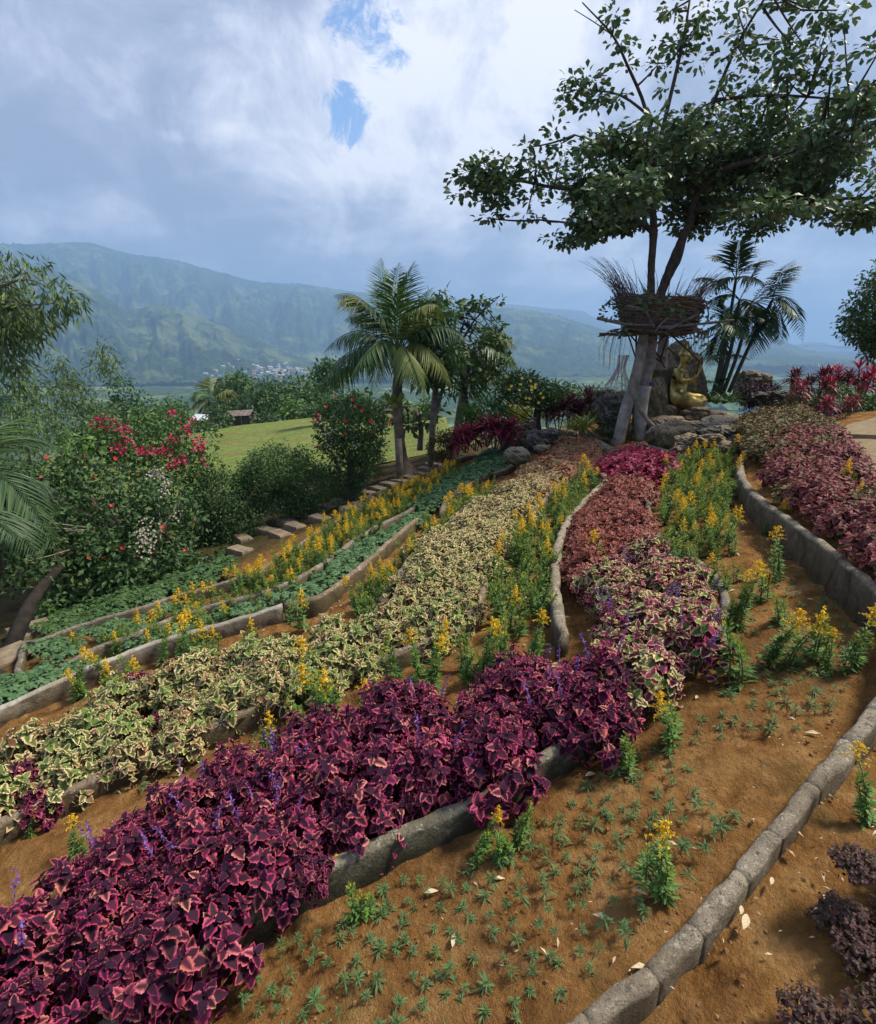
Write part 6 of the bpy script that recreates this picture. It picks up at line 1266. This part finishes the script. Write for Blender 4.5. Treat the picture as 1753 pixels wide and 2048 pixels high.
# local frame: +X is where it faces, +Y its left
bv = [(0,0,.12),(0.0,0,.26),(.01,0,.42),(.02,0,.54),(.03,0,.615),(.045,0,.665),(.055,0,.745),(.05,0,.83),
      (.02,.15,.545),(.07,.20,.40),(.20,.115,.40),(.275,.03,.505), (.02,-.15,.545),(.07,-.20,.40),(.20,-.115,.40),(.275,-.03,.505),
      (.05,.11,.10),(.20,.27,.09),(.34,.33,.075),(.36,.10,.055),(.33,-.06,.05), (.05,-.11,.10),(.20,-.27,.10),(.32,-.33,.095),(.38,-.14,.06),(.36,-.02,.055)]
be = [(0,1),(1,2),(2,3),(3,4),(4,5),(5,6),(6,7),(3,8),(8,9),(9,10),(10,11),(3,12),(12,13),(13,14),(14,15),(0,16),(16,17),(17,18),(18,19),(19,20),(0,21),(21,22),(22,23),(23,24),(24,25)]
br = [(.16,.13),(.125,.10),(.15,.105),(.155,.09),(.058,.058),(.055,.055),(.082,.075),(.07,.065), .062,.052,.042,.028, .062,.052,.042,.028, .125,.12,.10,.07,.04, .125,.12,.10,.07,.04]
skin_obj('body', bv, be, br, GOLD, st)
hd = MB(); prof = [(.082,.78),(.092,.80),(.086,.83),(.07,.86),(.074,.865),(.056,.90),(.058,.905),(.036,.945),(.038,.95),(.012,.985),(.004,1.0)]; n = 16
V = [(.045+r_*math.cos(a)*1.02, r_*math.sin(a), z) for r_, z in prof for a in np.arange(n)*2*math.pi/n]
hd.add(V, [(i*n+k, i*n+(k+1) % n, (i+1)*n+(k+1) % n, (i+1)*n+k) for i in range(len(prof)-1) for k in range(n)]); hd.obj('headdress', GOLD, st, smooth=True, loc=(0,0,0))
def ell(mb, c, q, rot=None, seg=10):
    V = []; Fc = []
    for i in range(seg+1):
        th = math.pi*i/seg
        for k in range(seg+2): ph = 2*math.pi*k/(seg+2); V.append((math.sin(th)*math.cos(ph), math.sin(th)*math.sin(ph), math.cos(th)))
    V = np.array(V)*q
    if rot is not None: V = V@np.array(Matrix.Rotation(rot, 3, 'Y')).T
    m = seg+2; mb.add(V+np.array(c), [(i*m+k, (i+1)*m+k, (i+1)*m+(k+1) % m, i*m+(k+1) % m) for i in range(seg) for k in range(m)])
for nm, parts in (('nose', [((.142,0,.748),(.022,.014,.03),.35)]), ('mouth', [((.128,0,.708),(.016,.026,.008),0), ((.126,0,.697),(.015,.022,.008),0)]), ('chin', [((.112,0,.678),(.022,.026,.018),0)])):
    mb = MB()
    for c, q, ro in parts: ell(mb, c, q, ro)
    mb.obj(nm, GOLD, st, smooth=True, loc=(0,0,0))
for s_ in (1, -1):
    mb = MB(); ell(mb, (.05, s_*.088, .742), (.020,.010,.034)); ell(mb, (.046, s_*.088, .705), (.010,.008,.02)); mb.obj('ear', GOLD, st, smooth=True, loc=(0,0,0))
    mb = MB(); ell(mb, (.122, s_*.032, .765), (.012,.018,.010)); ell(mb, (.124, s_*.032, .783), (.012,.024,.006)); mb.obj('eye', GOLD, st, smooth=True, loc=(0,0,0))
    hv = [(.275,s_*.030,.505),(.29,s_*.02,.55)]; he = [(0,1)]; hr = [.026,.026]
    for k in range(4):
        x = .272+.014*k; i = len(hv); ln = [.07,.082,.078,.06][k]; hv += [(x, s_*.012, .575),(x+.004, s_*.009, .60+ln*.4),(x+.004, s_*.008, .575+ln)]; he += [(1,i),(i,i+1),(i+1,i+2)]; hr += [.0085,.008,.006]
    i = len(hv); hv += [(.262,s_*.022,.555),(.25,s_*.016,.59)]; he += [(1,i),(i,i+1)]; hr += [.009,.0075]
    skin_obj('hand', hv, he, hr, GOLD, st)
mb = MB(); rr_ = []
for i, (z, a, b) in enumerate([(.575,.075,.095),(.565,.10,.13),(.55,.12,.165)]): rr_ += [(.02+a*math.cos(t), b*math.sin(t), z-.02*math.cos(t)) for t in np.arange(16)*2*math.pi/16]
mb.add(rr_, [(i*16+k, i*16+(k+1) % 16, (i+1)*16+(k+1) % 16, (i+1)*16+k) for i in range(2) for k in range(16)]); mb.obj('collar', GOLD, st, smooth=True, loc=(0,0,0))
mb = MB(); mb.add([(.12,.03,.18),(.12,-.03,.18),(.43,-.20,.10),(.46,.02,.11),(.42,.28,.10),(.44,.02,.03),(.38,.28,.03),(.40,-.20,.03)], [(0,1,2,3),(0,3,4),(3,2,7,5),(4,3,5,6)]); mb.obj('robe_lap', GOLD, st, loc=(0,0,0))
st.scale = (1.25,)*3
# ================================================================== BOTTLE-SHAPED WIRE FRAME, LAMP, HUTS, VILLAGE
wf = empty('bottle_frame', at(1228, 798, 11.8), 'bottle-shaped frame of thin pale and reddish rods behind the dark boulder', 'sculpture'); r = np.random.default_rng(55)
c0 = at(1230, 797, 11.8); s = 11.8/F; pr = [(0,30),(10,29),(25,24),(40,15),(55,9),(68,8),(82,10)]
WH = simple('white_rod', (.5,.48,.45), (.6,.58,.55), 20, .7, 0); RR_ = simple('red_rod', (.25,.10,.07), (.4,.2,.15), 20, .7, 0)
for k in range(20):
    a = k*2*math.pi/20+.2*r.random(); P = [c0+np.array([math.cos(a+.15*math.sin(h*.08+k))*w*s+h*.12*s, math.sin(a)*w*s, h*s]) for h, w in pr]; mb = MB(); tube(mb, smooth(P, 4), .007, 4, cap=False); mb.obj('rod', WH if k % 3 else RR_, wf)
for k in range(9):
    h = [8,20,32,14,26,40,5,36,48][k]; w = np.interp(h, [q[0] for q in pr], [q[1] for q in pr]); a = np.linspace(k, k+3.5, 12); mb = MB(); tube(mb, [c0+np.array([math.cos(t)*w*s+h*.12*s, math.sin(t)*w*s, (h+3*math.sin(3*t+k))*s]) for t in a], .006, 4, cap=False); mb.obj('hoop', WH, wf)
lp = empty('garden_lamp', at(935, 886, 11.2), 'small white mushroom-shaped lamp above the magenta cordylines', 'lamp'); mb = MB(); tube(mb, [at(935,890,11.2), at(935,880,11.2)], .02, 8); mb.obj('stem', WH, lp)
mb = MB(); ell(mb, at(935,878,11.2), (.06,.06,.03)); mb.obj('cap', WH, lp, smooth=True)
def hut(label, u0, u1, vt, vb, Y, roof, wall, slope=.12, seed=0):
    s = Y/F; a = at(u0, vb, Y); w = (u1-u0)*s; h = (vb-vt)*s; o = empty('hut', a+[w/2, 0, 0], label, 'hut')
    mb = MB(); box(mb, a+[w/2, 1.0, h*.42], (w*.86, 2.0, h*.84)); mb.obj('wall', wall, o)
    for k in range(2):
        mb = MB(); y0 = -.3+1.3*k; z0, z1 = (h*.80, h*1.05) if k == 0 else (h*1.05, h*.85)
        n = 12; V = []; Fc = []
        for i in range(n+1):
            x = w*i/n; dz = .02*(i % 2)-slope*x*.5
            V += [a+[x, y0, z0+dz], a+[x, y0+1.3, z1+dz]]
        Fc = [(2*i, 2*i+2, 2*i+3, 2*i+1) for i in range(n)]; mb.add(np.array(V), Fc); mb.obj('roof', roof, o)
    for k in range(4):
        mb = MB(); tube(mb, [a+[w*(.02+.32*k), -.25, -.3], a+[w*(.02+.32*k), -.25, h*.85]], .05, 6); mb.obj('post', BARK, o)
TIN = simple('grey_tin', (.38,.40,.43), (.55,.57,.60), 3, .5, 0); RUST = simple('rusty_roof', (.11,.08,.07), (.20,.155,.135), 2, .8, 0); SHED = simple('dark_boards', (.04,.035,.03), (.10,.085,.07), 3, .95, 0)
hut('small hut with light grey tin roof at the left end of the meadow', 386, 418, 832, 868, 56, TIN, SHED)
hut('long low shed with rusty brown roof at the meadow edge', 452, 505, 826, 862, 56, RUST, SHED, -.10)
vr = np.random.default_rng(66); walls = [simple('house_wall_%s' % n_, c, c, 1, .9, 0) for n_, c in (('white',(.55,.53,.5)),('pink',(.5,.32,.28)),('cream',(.5,.45,.33)))]
roofs = [simple('house_roof_%s' % n_, c, c, 1, .7, 0) for n_, c in (('silver',(.45,.47,.50)),('red',(.30,.13,.10)),('blue',(.12,.20,.36)),('rust',(.20,.13,.10)),('white',(.58,.58,.57)),('orange',(.45,.19,.09)))]; rn = ['silver','red','blue','rust','white','orange']
def house(x, y, z, w, d, h, rz, wi, ri, label, g):
    o = empty('village_house', (x, y, z), label, 'house', g); mb = MB(); box(mb, (0,0,h/2-3), (w,d,h+6)); mb.obj('wall', walls[wi], o, loc=(0,0,0))
    mb = MB(); e = .6; V = [(-w/2-e,-d/2-e,h),(w/2+e,-d/2-e,h),(w/2+e,d/2+e,h),(-w/2-e,d/2+e,h),(-w/2-e,0,h+d*.28),(w/2+e,0,h+d*.28)]; mb.add(V, [(0,1,5,4),(2,3,4,5),(0,4,3),(1,2,5),(0,3,2,1)]); mb.obj('roof', roofs[ri], o, loc=(0,0,0)); o.rotation_euler = (0,0,rz)
spots = [(vr.normal(560, 34), vr.normal(742, 6)) for _ in range(62)]+[(vr.normal(500,34), vr.normal(742,9)) for _ in range(16)]+[(vr.normal(614,8), vr.normal(772,5)) for _ in range(12)]+[(477,720),(458,727),(440,752),(425,752),(412,748)]
dg_ = bpy.context.evaluated_depsgraph_get()
for i, (u, v) in enumerate(spots):
    d = rayd(u, v); hit, loc, nr_, ix, ob, mm = sc.ray_cast(dg_, Vector(EYE+d*700), Vector(d).normalized(), distance=9000)
    if not hit or ob.name.startswith('haze'):
        hit, loc, nr_, ix, ob, mm = sc.ray_cast(dg_, loc+Vector(d).normalized()*2 if hit else Vector(EYE+d*700), Vector(d).normalized(), distance=9000)
    if not hit: continue
    ri = int(vr.choice([0,0,0,4,4,1,3,2,5], p=None)); sc_ = loc.y/F; w = (3.4+4.2*vr.random())*sc_
    house(loc.x, loc.y, loc.z-1, w, w*.7, 1.1*sc_+1.2, vr.random()*1.2-.6, int(vr.integers(3)), ri, 'tiny %s-roofed house in the hazy village across the valley' % rn[ri], 'houses of the far village')

for o in [o for o in sc.objects if o.parent is None]:
    if o.type in ('EMPTY', 'MESH') and 'label' not in o and 'kind' not in o:
        for c in list(o.children): bpy.data.objects.remove(c)
        bpy.data.objects.remove(o)
